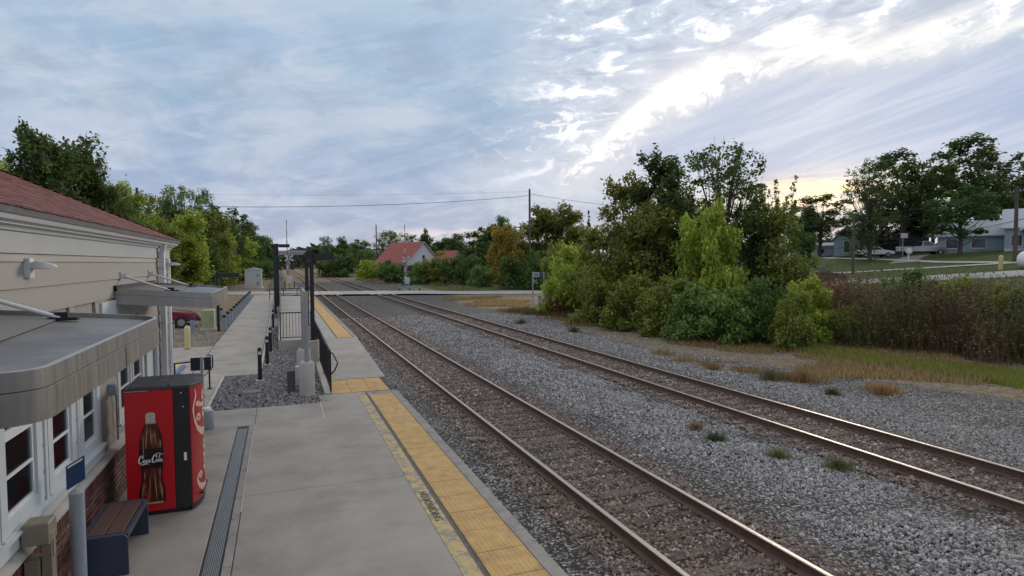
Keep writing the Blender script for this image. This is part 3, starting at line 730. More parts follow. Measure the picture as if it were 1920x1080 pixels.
for k in range(13):
    z0 = .83+k*.25
    mb.add([(-11.5, WY1-.002, z0), (WX-.12, WY1-.002, z0), (WX-.12, WY1, z0+.25), (-11.5, WY1, z0+.25), (-11.5, WY1+.02, z0), (WX-.12, WY1+.02, z0), (WX-.12, WY1+.008, z0+.25), (-11.5, WY1+.008, z0+.25)], [(0, 1, 2, 3), (7, 6, 5, 4), (0, 4, 5, 1), (3, 2, 6, 7), (0, 3, 7, 4), (1, 5, 6, 2)])
part('end_siding', mb, 'siding', bld)
# frieze, cornice mouldings, soffit, gutter
part('frieze', MB().box(WX-.02, WY0, 3.495, WX+.02, WY1+.03, 3.715), 'frieze', bld)
mb = MB(); mb.prism([(WX+.02, 3.70), (WX+.045, 3.70), (WX+.06, 3.735), (WX+.08, 3.745), (WX+.08, 3.765), (WX+.02, 3.765)], 'y', WY0, WY1+.12); part('crown_moulding', mb, 'trim', bld)
part('soffit', MB().box(WX-.1, WY0, 3.767, WX+.13, WY1+.13, 3.79).box(-11.7, WY1, 3.767, WX-.1, WY1+.13, 3.79), 'frieze', bld)
part('fascia', MB().box(WX+.085, WY0, 3.745, WX+.112, WY1+.085, 3.86).box(-11.7, WY1+.085, 3.745, WX+.112, WY1+.112, 3.86), 'frieze', bld)
mb = MB(); gp = [(.115, 3.775), (.16, 3.78), (.18, 3.81), (.195, 3.85), (.21, 3.872), (.20, 3.872), (.185, 3.858), (.115, 3.858)]
mb.prism([(WX+a, b) for a, b in gp], 'y', WY0, WY1+.15); mb.prism([(WY1+a, b) for a, b in gp], 'x', -11.7, WX+.114); part('gutter', mb, 'trim_white', bld)
# roof: hipped, with courses of shingles
EX, EY, EZ, SL = WX+.21, WY1+.22, 3.885, .46
mb = MB(); HW = 5.1; ridge = (EX-HW, EZ+HW*SL)
R = [(EX, WY0, EZ), (EX, EY, EZ), (EX-HW, EY-HW, ridge[1]), (EX-HW, WY0, ridge[1]), (EX-2*HW, WY0, EZ), (EX-2*HW, EY, EZ)]
mb.add(R+[(x, y, z-.06) for x, y, z in R], [(0, 1, 2, 3), (1, 5, 2), (3, 2, 5, 4), (6, 9, 8, 7), (7, 8, 11), (9, 10, 11, 8), (0, 6, 7, 1), (1, 7, 11, 5), (0, 3, 9, 6), (3, 4, 10, 9), (4, 5, 11, 10)])
part('roof_deck', mb, 'dark_roof', bld)
mb = MB(); ncs = 42; L = HW/ncs
for i in range(ncs):
    xa, xb = EX+.015-i*L, EX+.015-(i+1)*L-.05; za, zb = EZ+.016+i*L*SL, EZ+.006+((i+1)*L+.05)*SL; yl = EY-i*L; y = WY0-(.15 if i % 2 else 0)-(i % 3)*.04
    while y < yl-.02:
        wdt = random.choice((.16, .22, .30, .24)); y2 = min(y+wdt-.006, yl); dz = random.uniform(0, .006)
        mb.add([(xa, y, za+dz-.02), (xa, y2, za+dz-.02), (xa, y2, za+dz), (xa, y, za+dz), (xb, y, zb-.004), (xb, min(y2, yl-L), zb-.004)], [(0, 1, 2, 3), (3, 2, 5, 4)]); y += wdt
part('shingles', mb, 'shingle', bld, kind='stuff')
mb = MB()
for i in range(46):
    t = i*.115; mb.add([(EX-t-.10, EY-t+.06, EZ+(t)*SL+.02), (EX-t+.08, EY-t-.12, EZ+t*SL+.02), (EX-t-.02-.13, EY-t-.13-.12+.06, EZ+(t+.14)*SL+.035), (EX-t-.13-.13, EY-t-.13+.05, EZ+(t+.13)*SL+.03), (EX-t-.02, EY-t-.02, EZ+t*SL+.045), (EX-t-.17, EY-t-.17, EZ+(t+.15)*SL+.05)], [(0, 4, 5, 3), (4, 1, 2, 5)])
part('hip_caps', mb, 'shingle', bld, kind='stuff')
# corner boards
part('corner_board', MB().box(WX-.02, WY1-.30, .83, WX+.03, WY1+.03, 3.495).box(WX-.02, WY1-.22, .83, WX+.045, WY1-.10, 3.495).box(WX-.16, WY1+.0, .83, WX-.02, WY1+.03, 3.495), 'trim', bld)
# brick base
LEDGE = .80
part('mortar_bed', MB().box(WX-.03, WY0, -.1, WX+.045, DOOR[0]-.1, LEDGE-.06).box(WX-.03, DOOR[1]+.1, -.1, WX+.045, WY1+.03, LEDGE-.06), 'mortar', bld)
mb = MB(); mb.prism([(WX-.02, LEDGE-.06), (WX+.10, LEDGE-.06), (WX+.10, LEDGE-.035), (WX-.02, LEDGE+.035)], 'y', WY0, DOOR[0]-.1); mb.prism([(WX-.02, LEDGE-.06), (WX+.10, LEDGE-.06), (WX+.10, LEDGE-.035), (WX-.02, LEDGE+.035)], 'y', DOOR[1]+.1, WY1+.05)
part('sill_ledge', mb, 'concrete_pale', bld)
bm1 = MB().cbox(-.05, -.096, -.027, .012, .096, .027, .003).mesh('brick', 'brick'); bs = MB().cbox(-.05, -.0285, -.092, .014, .0285, .092, .003).mesh('brick_soldier', 'brick')
rest = MB(); cnt = 0; BX, BY = WX+.045+6.9, -8.4
order = []
for r_ in range(8):
    z = .032+r_*.0725; y = 1.6+(.105 if r_ % 2 else 0)
    while y < WY1-.1:
        if not (DOOR[0]-.2 < y < DOOR[1]+.2): order.append((abs(y-6.3), y, z, 0))
        y += .21
y = 1.6
while y < WY1-.03:
    if not (DOOR[0]-.13 < y < DOOR[1]+.13): order.append((abs(y-6.3), y, .638, 1))
    y += .071
order.sort()
for d_, y, z, kk in order:
    if cnt < 295 and y > 4.6: inst('brick', bs if kk else bm1, bld, (BX+random.uniform(-.003, .002), y+BY, z)); cnt += 1
    else:
        if kk: rest.box(WX+.0, y-.0285, z-.092, WX+.058, y+.0285, z+.092)
        else: rest.box(WX+.0, y-.096, z-.027, WX+.056, y+.096, z+.027)
part('more_bricks', rest, 'brick', bld, kind='stuff')
# windows
for (c, wd) in WIN:
    a, b, z0, z1 = c-wd/2, c+wd/2, 1.13, 2.60
    wdw = part('window', MB().box(WX-.02, a-.14, z0-.12, WX+.020, a-.002, z1+.12).box(WX-.02, b+.002, z0-.12, WX+.020, b+.14, z1+.12).box(WX-.02, a-.002, z1+.002, WX+.020, b+.002, z1+.12)
               .box(WX-.02, a-.002, z0-.12, WX+.018, b+.002, z0-.002).box(WX-.02, a-.16, z0-.15, WX+.05, b+.14, z0-.122), 'trim', bld)
    sh = MB(); f = .045
    for (za, zb, xo) in ((z0, z0+(z1-z0)/2-.001, -.004), (z0+(z1-z0)/2+.001, z1, -.002)):
        xa, xb = WX+xo-.022, WX+xo
        sh.box(xa, a, za, xb, a+f, zb); sh.box(xa, b-f, za, xb, b, zb); sh.box(xa, a+f, za, xb, b-f, za+f); sh.box(xa, a+f, zb-f, xb, b-f, zb)
        sh.box(xa+.010, a+f, (za+zb)/2-.014, xb+.004, b-f, (za+zb)/2+.014)
    part('sash', sh, 'trim_white', wdw)
    part('pane', MB().box(WX-.0225, a+f-.01, z0+f-.01, WX-.019, b-f+.01, z1-f+.01), 'window_glass', wdw)
    bl = MB()
    for k in range(52): zz = z0+.02+k*.028; bl.add([(WX-.075, a+.01, zz), (WX-.075, b-.01, zz), (WX-.052, b-.01, zz+.016), (WX-.052, a+.01, zz+.016)], [(0, 1, 2, 3)])
    part('blind', bl, 'blind', wdw)
# continuous white jamb panels in the group of windows
for (a, b) in ((6.195, 6.365), (7.375, 7.545), (8.455, 8.615)): part('mullion_panel', MB().box(WX-.01, a, 1.002, WX+.012, b, 2.72).box(WX-.01, (a+b)/2-.03, 1.002, WX+.030, (a+b)/2+.03, 2.72), 'trim', bld)
part('window_apron', MB().box(WX-.01, 5.2, .845, WX+.052, 9.50, .975).box(WX-.01, 5.15, .977, WX+.085, 9.55, 1.0), 'trim', bld)
part('door', MB().box(WX-.07, DOOR[0], 0, WX-.03, DOOR[1], 2.2).box(WX-.02, DOOR[0]-.1, 0, WX+.04, DOOR[0], 2.3).box(WX-.02, DOOR[1], 0, WX+.04, DOOR[1]+.1, 2.3), 'trim', bld)
part('transom_panel', MB().box(WX-.01, 9.7, 2.6, WX+.035, 13.9, 2.86), 'trim', bld)
# downspout with straps
mb = MB(); mb.box(WX+.035, 13.90, .1, WX+.13, 14.02, 3.60); mb.add([(WX+.035, 13.90, 3.60), (WX+.13, 13.90, 3.60), (WX+.13, 14.02, 3.60), (WX+.035, 14.02, 3.60), (WX+.10, 13.90, 3.77), (WX+.17, 13.90, 3.77), (WX+.17, 14.02, 3.77), (WX+.10, 14.02, 3.77)], [(0, 1, 5, 4), (1, 2, 6, 5), (2, 3, 7, 6), (3, 0, 4, 7)])
ds = part('downspout', mb, 'trim_white', bld)
part('strap', MB().box(WX+.03, 13.87, .9, WX+.135, 14.05, .93).box(WX+.03, 13.87, 2.2, WX+.135, 14.05, 2.23).box(WX+.03, 13.87, 3.3, WX+.135, 14.05, 3.33), 'trim', ds)

# ------------------------------------------------------------------ canopies
def canopy(y0, y1, label):
    x1, zt, zb = -.98, 2.93, 2.70; t = thing('entrance_canopy', label, 'canopy', (-2.3, (y0+y1)/2, 3), group='metal canopies on the station wall')
    def outline(ins, rad):
        pts = [(WX+.02, y0+ins)]
        for (cx, cy, s) in ((x1-rad, y0+rad, -1), (x1-rad, y1-rad, 1)):
            for k in range(9):
                a = -math.pi/2+k*math.pi/16 if s < 0 else k*math.pi/16
                pts.append((cx+(rad-ins)*math.cos(a), cy+(rad-ins)*math.sin(a)))
        return pts+[(WX+.02, y1-ins)]
    po, pi = outline(0, .28), outline(.03, .28); n = len(po)
    sl_ = lambda p: .10*(x1-p[0])/1.3
    def ringband(mb, A, B, za, zb_, lip=0):
        v = []
        for p, q in zip(A, B): v += [(*p, zb_+sl_(p)), (*p, za+sl_(p)), (*q, za+sl_(q)), (*q, zb_+sl_(q))]
        return mb.add(v, [(i*4+a, (i+1)*4+a, (i+1)*4+(a+1) % 4, i*4+(a+1) % 4) for i in range(n-1) for a in range(4)])
    part('fascia', ringband(MB(), outline(.0, .28), outline(.03, .28), 2.93, 2.845), 'steel', t, smooth=True)
    part('lower_fascia', ringband(MB(), outline(-.006, .28), outline(.03, .28), 2.842, 2.70), 'steel', t, smooth=True)
    v = [(*p, 2.895+sl_(p)) for p in pi]+[(*p, 2.74+sl_(p)) for p in pi]
    part('roof_tray', MB().add(v, [tuple(range(n)), tuple(range(2*n-1, n-1, -1))]+[(i, n+i, n+i+1, i+1) for i in range(n-1)]), 'canopy_top', t)
    part('membrane', MB().add([(WX+.03, y0+.25, 2.90+sl_((WX, 0))), (-1.45, y0+.25, 2.90+sl_((-1.45, 0))), (-1.65, y1-.35, 2.90+sl_((-1.65, 0))), (WX+.03, y1-.35, 2.90+sl_((WX, 0))),
                               (WX+.03, y0+.25, 2.91+sl_((WX, 0))), (-1.45, y0+.25, 2.91+sl_((-1.45, 0))), (-1.65, y1-.35, 2.91+sl_((-1.65, 0))), (WX+.03, y1-.35, 2.91+sl_((WX, 0)))],
                              [(4, 5, 6, 7), (0, 1, 5, 4), (1, 2, 6, 5), (2, 3, 7, 6), (3, 0, 4, 7)]), 'tan_canvas', t)
    part('seam', MB().box(x1-.002, (y0+y1)/2+.1, 2.71, x1+.0085, (y0+y1)/2+.106, 2.84), 'black_metal', t)
    part('flashing', MB().box(WX+.005, y0, 2.99, WX+.05, y1, 3.07), 'black_metal', t)
    for yy in (y0+.42, y1-.42):
        ze = 2.93+sl_((-1.62, 0)); rd = part('tie_rod', MB().cyl((WX+.05, yy, 3.20), (-1.62, yy, ze-.01), .017, n=10), 'white_metal', t, smooth=True)
        part('bracket', MB().box(WX+.014, yy-.03, 3.14, WX+.03, yy+.03, 3.27).box(WX+.03, yy-.006, 3.16, WX+.09, yy+.006, 3.24), 'white_metal', rd)
        part('clevis', MB().box(-1.70, yy-.035, ze-.03, -1.50, yy+.035, ze-.005).box(-1.66, yy-.012, ze-.01, -1.57, yy+.012, ze+.035), 'black_metal', rd)
mk('tan_canvas', (.15, .142, .135), .7, var=.08, vscale=2)
canopy(3.05, 6.15, 'near curved metal canopy sticking out of the station wall above the first windows')
canopy(10.45, 13.45, 'farther metal canopy on the station wall beyond the vending machine')
# wall lamps
def wall_lamp(y, z, label):
    t = thing('wall_lamp', label, 'lamp', (WX+.01, y, z), group='wedge lamps on the station wall')
    part('backplate', MB().cbox(WX+.0, y-.06, z-.11, WX+.05, y+.06, z+.08, .008), 'white_metal', t)
    mb = MB(); v = []
    for (x, wdt, za, zb) in ((WX+.05, .04, z-.02, z+.04), (WX+.09, .07, z-.018, z+.05), (WX+.16, .07, z-.014, z+.04), (WX+.225, .055, z-.012, z+.018), (WX+.25, .03, z-.010, z-.002)):
        v += [(x, y-wdt, za), (x, y+wdt, za), (x, y+wdt*.8, zb), (x, y-wdt*.8, zb)]
    f = [(i*4+a, (i+1)*4+a, (i+1)*4+(a+1) % 4, i*4+(a+1) % 4) for i in range(4) for a in range(4)]+[(0, 1, 2, 3), (19, 18, 17, 16)]
    part('shade', mb.add(v, f), 'white_metal', t, smooth=True)
    part('lens', MB().box(WX+.08, y-.06, z-.03, WX+.20, y+.06, z-.021), 'lamp_glass', t)
wall_lamp(7.2, 3.37, 'white wedge-shaped lamp on the siding above the near canopy')
wall_lamp(15.12, 3.37, 'small white lamp at the far corner of the station wall')
# electric box with conduit
t = thing('electric_outlet_box', 'small grey outlet box on the wall left of the vending machine', 'outlet box', (WX, 10.0, 1.62))
part('box', MB().cbox(WX+.015, 9.93, 1.55, WX+.10, 10.05, 1.71, .01), 'post_grey', t)
part('conduit', MB().tube([(WX+.04, 10.07, 1.63), (WX+.04, 10.16, 1.62), (WX+.05, 10.2, 1.5), (WX+.05, 10.22, .85)], .014), 'galv', t)

# ------------------------------------------------------------------ script lettering drawn as strokes
def catmull(pts, n=8):
    P = [Vector(p) for p in pts]; P = [P[0]]+P+[P[-1]]; out = []
    for i in range(1, len(P)-2):
        for k in range(n):
            t = k/n; a, b, c, d = P[i-1], P[i], P[i+1], P[i+2]
            out.append(.5*((2*b)+(c-a)*t+(2*a-5*b+4*c-d)*t*t+(3*b-a-3*c+d)*t**3))
    return out+[P[-2]]
SCRIPT = [  # x, y, half width; unit = height of the small letters about 1
    [(1.9, 2.35, .10), (1.5, 2.2, .07), (1.75, 1.75, .12), (2.05, 2.1, .10), (1.6, 2.75, .08), (.75, 2.35, .16), (.15, 1.2, .24), (.2, .1, .20), (.8, -.15, .12), (1.5, .25, .08), (2.0, .8, .06)],
    [(2.75, .95, .06), (2.35, 1.0, .10), (2.05, .5, .17), (2.2, .05, .12), (2.6, .0, .08), (2.85, .5, .15), (2.7, .95, .08), (3.1, .75, .05), (3.5, .95, .06)],
    [(4.05, .85, .10), (3.8, 1.02, .08), (3.4, .6, .17), (3.5, .08, .13), (3.9, .0, .08), (4.4, .45, .06)],
    [(5.05, .85, .06), (4.7, 1.02, .09), (4.35, .5, .16), (4.45, .03, .11), (4.8, .15, .08), (5.1, .9, .10), (5.05, .2, .12), (5.25, .0, .08), (5.6, .35, .05)],
    [(.4, -.2, .05), (1.2, -.75, .08), (2.4, -.55, .14), (3.7, -.42, .10), (4.6, -.75, .05)],
    [(5.55, .75, .06), (5.9, .8, .07), (6.15, .85, .05)],
    [(8.3, 2.5, .10), (7.8, 2.3, .06), (8.0, 1.75, .12), (8.4, 2.2, .10), (7.9, 2.8, .07), (7.0, 2.4, .16), (6.3, 1.2, .25), (6.35, .1, .20), (6.95, -.15, .12), (7.6, .3, .08), (7.95, .8, .05)],
    [(8.55, .95, .06), (8.2, 1.0, .10), (7.95, .5, .16), (8.1, .03, .12), (8.5, .02, .08), (8.7, .5, .14), (8.55, .95, .08), (8.95, .75, .05)],
    [(9.0, .7, .05), (9.45, 1.6, .07), (9.75, 2.4, .10), (9.5, 2.55, .06), (9.3, 1.6, .12), (9.25, .3, .15), (9.5, .0, .08), (9.85, .35, .05)],
    [(10.5, .85, .06), (10.15, 1.02, .09), (9.8, .5, .16), (9.9, .03, .11), (10.25, .15, .08), (10.55, .9, .10), (10.5, .2, .13), (10.7, .0, .08), (11.2, .35, .04)],
    [(7.6, 2.95, .04), (9.2, 3.2, .09), (10.6, 2.7, .08), (11.3, 2.9, .03)],
]
def script_mesh(name, matname, fn, weight=1.0):
    """fn(u, v) places a point of the lettering (u along 0..1, v up) in 3-D"""
    vs, fs = [], []
    for st in SCRIPT:
        c = catmull(st); o = len(vs)
        for i, p in enumerate(c):
            d = (c[min(i+1, len(c)-1)]-c[max(i-1, 0)]); d.z = 0; d = d.normalized() if d.length else Vector((1, 0, 0)); nrm = Vector((-d.y, d.x, 0)); hw = max(.03, p.z)*weight
            for s in (-1, 1): q = Vector((p.x, p.y, 0))+nrm*hw*s; vs.append(fn(q.x/11.3, q.y/11.3))
        fs += [(o+2*i, o+2*i+1, o+2*i+3, o+2*i+2) for i in range(len(c)-1)]
    return MB().add(vs, fs)

# ------------------------------------------------------------------ vending machine
VX0, VX1, VY0, VY1, VH = -1.97, -1.20, 9.30, 10.22, 1.73
vm = thing('vending_machine', 'tall red drinks vending machine with a bottle picture on its side', 'vending machine', (-1.65, 9.76, 0))
part('cabinet', MB().cbox(VX0, VY0+.002, .06, VX1-.20, VY1, VH-.02, .01), 'machine_red', vm, bevel=.006)
part('base_frame', MB().box(VX0+.02, VY0+.03, 0, VX1-.04, VY1-.03, .07), 'black_metal', vm)
part('side_panel', MB().box(VX1-.198, VY0, .06, VX1, VY1, VH-.02), 'black_plastic', vm, bevel=.006)
# door bulging towards the track
dp = [(VX1+.001, VY0)]+[(VX1+.10*math.sin(math.pi*(k/14))**.8+.012, VY0+(VY1-VY0)*k/14) for k in range(15)]+[(VX1+.001, VY1)]
door = part('door', MB().prism(dp, 'z', .10, VH-.03), 'art_red', vm, smooth=True)
part('kick_plate', MB().prism([(x-.01, y) for x, y in dp], 'z', .02, .095), 'black_metal', vm)
tp = [(VX0-.005, VY0-.01)]+[(VX1-.02, VY0-.01)]+[(x+.012, y) for x, y in dp[1:-1]]+[(VX1-.02, VY1+.01), (VX0-.005, VY1+.01)]
top = part('top_panel', MB().prism(tp, 'z', VH-.028, VH+.012), 'machine_top', vm, bevel=.005)
part('top_ridge', MB().box(VX1-.26, VY0+.02, VH+.012, VX1-.23, VY1-.02, VH+.03).box(VX0+.05, VY0+.04, VH+.012, VX1-.32, VY1-.05, VH+.018), 'machine_top', top)
part('edge_trim', MB().box(VX0, VY0-.004, VH-.034, VX0+.28, VY0+.02, VH-.028), 'white_metal', vm)
part('lock', MB().cyl((VX1-.10, VY0-.008, 1.64), (VX1-.10, VY0+.01, 1.64), .010, n=10).cyl((VX1-.08, VY0-.008, 1.45), (VX1-.08, VY0+.01, 1.45), .009, n=10), 'white_metal', vm)
part('sticker', MB().box(VX1-.085, VY0-.003, .71, VX1-.05, VY0-.001, .82), 'label_white', vm)
def bx(u): return VX0+.30+u      # bottle centre line on the side
prof = [(0, .128), (.03, .142), (.10, .146), (.17, .140), (.23, .120), (.28, .112), (.36, .112), (.48, .128), (.58, .134), (.68, .130), (.76, .116), (.82, .092), (.88, .066), (.93, .052), (.965, .048)]
BZ0, BH = .16, 1.22
def contour(s=1.0, cut=None, grow=0):
    pts = [(w_*s+grow, BZ0+h_*BH) for h_, w_ in prof if cut is None or cut[0] <= h_ <= cut[1]]
    return [(bx(a), b) for a, b in pts]+[(bx(-a), b) for a, b in reversed(pts)]
def flat(poly, off, matn, name, parent): return part(name, MB().prism(poly, 'y', VY0-off, VY0-off+.0008), matn, parent)
art = flat(contour(1.0, None, .010), .0025, 'cola_dark', 'bottle_picture', vm)
flat(contour(.93), .0037, 'cola', 'bottle_glass', art)
flat([(bx(-.13), BZ0+.58*BH+.05), (bx(.13), BZ0+.58*BH+.05), (bx(.135), BZ0+.40*BH), (bx(-.125), BZ0+.40*BH)], .0047, 'cola_dark', 'bottle_band', art)
mb = MB()
for u, a, b, wd in ((-.105, .05, .25, .010), (-.09, .45, .80, .008), (.10, .05, .26, .014), (.108, .3, .40, .010), (-.06, .62, .84, .012), (.0, .66, .85, .010), (.055, .64, .82, .012), (.11, .62, .72, .010), (-.10, .28, .38, .010), (.04, .05, .36, .012), (-.03, .06, .34, .008)):
    sgm = 9; v = []
    for k in range(sgm+1):
        h_ = a+(b-a)*k/sgm; ww = np.interp(h_, [p[0] for p in prof], [p[1] for p in prof])/.13
        v += [(bx(u*ww-wd/2*math.sin(math.pi*(k+.3)/(sgm+.6))), BZ0+h_*BH), (bx(u*ww+wd/2*math.sin(math.pi*(k+.3)/(sgm+.6))), BZ0+h_*BH)]
    mb.add([(x, VY0-.0052, z) for x, z in v], [(2*i, 2*i+1, 2*i+3, 2*i+2) for i in range(sgm)])
part('bottle_highlight', mb, 'cola_tan', art)
flat([(bx(-.135), BZ0+.005), (bx(.135), BZ0+.005), (bx(.12), BZ0+.03), (bx(-.12), BZ0+.03)], .0052, 'cola_tan', 'bottle_foot', art)
flat([(bx(-.060), BZ0+.90*BH), (bx(.060), BZ0+.90*BH), (bx(.055), BZ0+.965*BH+.05), (bx(.03), BZ0+.965*BH+.066), (bx(-.03), BZ0+.965*BH+.066), (bx(-.055), BZ0+.965*BH+.05)], .0052, 'cap', 'bottle_cap', art)
flat([(bx(-.062), BZ0+.893*BH), (bx(.062), BZ0+.893*BH), (bx(.062), BZ0+.905*BH), (bx(-.062), BZ0+.905*BH)], .0060, 'cola_tan', 'cap_rim', art)
part('lettering', script_mesh('lettering', 'label_white', lambda u, v: (bx(-.15+u*.29), VY0-.0065, BZ0+.47*BH+v*.40), 1.35), 'label_white', art)
# big vertical lettering on the bulging door (reads upwards)
def doorx(y): return VX1+.012+.10*math.sin(math.pi*min(1, max(0, (y-VY0)/(VY1-VY0))))**.8
def dfn(u, v):
    y = VY0+.50-v*1.6; z = .20+u*1.46
    return (doorx(y)+.004, y, z)
part('door_lettering', script_mesh('door_lettering', 'label_white', dfn, 1.6), 'art_cream', vm)
cpn = part('coin_panel', MB().box(doorx(VY1-.16)-.02, VY1-.24, .85, doorx(VY1-.16)+.006, VY1-.08, 1.35), 'black_plastic', vm)
part('coin_slot', MB().box(doorx(VY1-.16)+.006, VY1-.17, 1.15, doorx(VY1-.16)+.010, VY1-.15, 1.22), 'galv', cpn)
part('delivery_flap', MB().box(VX1+.02, VY0+.18, .16, doorx(VY0+.46)+.012, VY1-.22, .19), 'black_plastic', vm)

# ------------------------------------------------------------------ bench
bn = thing('bench', 'dark blue metal bench with brown slatted seat against the brick wall', 'bench', (-1.84, 8.2, 0))
bx0, bx1, by0, by1, bh = -2.08, -1.62, 7.62, 8.72, .45
for (a, b) in ((by0, by0+.03), (by1-.03, by1)): part('leg', MB().prism([(bx0, 0), (bx1, 0), (bx1, bh-.05), (bx1-.02, bh-.012), (bx1-.05, bh), (bx0+.05, bh), (bx0+.02, bh-.012), (bx0, bh-.05)], 'y', a, b), 'bench_blue', bn, bevel=.006)
part('seat_frame', MB().box(bx0, by0+.03, bh-.06, bx0+.045, by1-.03, bh-.002).box(bx1-.045, by0+.03, bh-.06, bx1, by1-.03, bh-.002).box(bx0+.045, by0+.03, bh-.06, bx1-.045, by0+.07, bh-.002).box(bx0+.045, by1-.07, bh-.06, bx1-.045, by1-.03, bh-.002), 'bench_blue', bn, bevel=.004)
for k in range(2): part('slat', MB().cbox(bx0+.052+k*.18, by0+.075, bh-.03, bx0+.222+k*.18, by1-.075, bh+.004, .005), 'bench_wood', bn)
# grey post with small blue sign, beige pedestal
sp_ = thing('sign_post', 'thick grey post with a small tilted blue sign in front of the bench', 'sign post', (-2.0, 7.35, 0))
part('post', MB().cyl((-2.0, 7.35, 0), (-2.0, 7.35, 1.06), .068, n=20), 'grey_paint', sp_, smooth=True)
part('base_flange', MB().lathe([(0, .05), (.08, .05), (.14, .03), (.155, 0)], (-1.99, 7.35, 0), 24), 'white_metal', sp_, smooth=True)
part('cap', MB().lathe([(0, .03), (.04, .025), (.07, .0), (.07, -.02)], (-2.0, 7.35, 1.06), 20), 'grey_paint', sp_, smooth=True)
sg = part('sign_panel', MB().add([(-2.11, 7.44, 1.06), (-1.945, 7.44, 1.16), (-1.945, 7.44, 1.41), (-2.11, 7.44, 1.31), (-2.11, 7.452, 1.06), (-1.945, 7.452, 1.16), (-1.945, 7.452, 1.41), (-2.11, 7.452, 1.31)], [(0, 1, 2, 3), (7, 6, 5, 4), (0, 4, 5, 1), (1, 5, 6, 2), (2, 6, 7, 3), (3, 7, 4, 0)]), 'sign_blue', sp_)
part('sign_text', MB().add([(-2.095, 7.4385, 1.285), (-1.96, 7.4385, 1.365), (-1.96, 7.4385, 1.385), (-2.095, 7.4385, 1.305)], [(0, 1, 2, 3)]), 'label_white', sg)
pd = thing('pedestal', 'beige metal pedestal with boxy head standing by the brick wall', 'pedestal', (-2.13, 6.72, 0))
part('column', MB().box(-2.10, 6.66, 0, -2.02, 6.78, .93), 'tan_metal', pd, bevel=.005)
part('head', MB().cbox(-2.235, 6.62, .84, -2.025, 6.84, 1.04, .01), 'tan_metal', pd, bevel=.006)
part('tray', MB().box(-2.225, 6.63, .40, -2.11, 6.80, .70), 'tan_metal', pd, bevel=.004)
part('plate', MB().box(-2.018, 6.69, .70, -2.012, 6.75, .86), 'galv', pd)
# round grey bin behind the machine
tb = thing('round_bin', 'short round grey concrete bin behind the vending machine', 'bin', (-1.50, 13.9, 0))
part('body', MB().lathe([(0, 0), (.14, 0), (.15, .02), (.155, .36), (.14, .38), (.12, .34)], (-1.50, 13.9, 0), 24), 'post_grey', tb, smooth=True)
part('lid', MB().lathe([(.12, .34), (.10, .42), (.0, .45)], (-1.50, 13.9, 0), 24), 'white_metal', tb, smooth=True)

# ------------------------------------------------------------------ blue sign and black handrail by the ramp
t = thing('accessible_sign', 'square dark blue sign pair on a grey post behind the vending machine', 'sign', (-1.76, 15.8, 0))
part('post', MB().cyl((-1.76, 15.8, 0), (-1.76, 15.8, 1.22), .03, n=12), 'galv', t, smooth=True)
part('sign_panel', MB().cbox(-2.0, 15.84, .90, -1.80, 15.86, 1.20, .004), 'sign_navy', t)
part('sign_panel', MB().cbox(-1.72, 15.84, .90, -1.57, 15.86, 1.20, .004), 'sign_navy', t)
part('sign_rim', MB().box(-2.01, 15.835, 1.202, -1.56, 15.865, 1.215), 'label_white', t)
t = thing('handrail', 'short black handrail behind the blue sign', 'handrail', (-2.2, 18, 0))
for (x, y) in ((-1.93, 17.3), (-1.86, 18.3), (-2.5, 17.0), (-3.1, 17.2)): part('post', MB().box(x-.02, y-.02, 0, x+.02, y+.02, .92).box(x-.05, y-.05, 0, x+.05, y+.05, .02), 'black_metal', t)
part('top_rail', MB().tube([(-3.1, 17.2, .92), (-2.5, 17.0, .92), (-1.93, 17.3, .92), (-1.86, 18.3, .92), (-1.80, 18.55, .85), (-1.80, 18.55, .55), (-1.86, 18.32, .48)], .02), 'black_metal', t)
part('lower_rail', MB().tube([(-3.1, 17.2, .48), (-2.5, 17.0, .48), (-1.93, 17.3, .48), (-1.86, 18.3, .48)], .016), 'black_metal', t)
# yellow bollard
t = thing('yellow_bollard', 'single yellow bollard at the edge of the gravel by the plaza', 'bollard', (-3.52, 27.2, 0))
part('sleeve', MB().lathe([(.1, 0), (.1, .82), (.085, .88), (.04, .92), (0, .93)], (-3.52, 27.2, 0), 20), 'bollard_yellow', t, smooth=True)
part('base_ring', MB().lathe([(.12, 0), (.12, .03), (.1, .035)], (-3.52, 27.2, 0), 20), 'concrete_old', t)

# ------------------------------------------------------------------ path light bollards
LB = ['nearest black path light bollard, alone in front of the others', 'second black path light bollard on the walkway edge', 'third black path light bollard on the walkway edge', 'farthest black path light bollard, beside the lamp bases']
for i, (x, y) in enumerate(((-.62, 19.1), (-.48, 22.0), (-.42, 25.0), (-.42, 34.2))):
    t = thing('path_light', LB[i], 'bollard light', (x, y, 0), world=False, group='black path lights along the walkway')
    if i == 0:
        a = MB().box(-.055, -.055, 0, .055, .055, .74).mesh('body', 'black_metal'); b = MB().box(-.055, -.055, .84, .055, .055, .94).box(-.055, -.055, .74, -.045, -.045, .84).box(.045, -.055, .74, .055, -.045, .84).box(-.055, .045, .74, -.045, .055, .84).box(.045, .045, .74, .055, .055, .84).mesh('head', 'black_metal')
        c = MB().lathe([(0, .75), (.04, .76), (.015, .83), (0, .83)], n=12).mesh('lens', 'lamp_glass'); d = MB().cbox(-.12, -.12, -.1, .12, .12, .012, .01).mesh('base', 'concrete_pale')
    for nm, me in (('body', a), ('head', b), ('lens', c), ('base', d)): inst(nm, me, t)
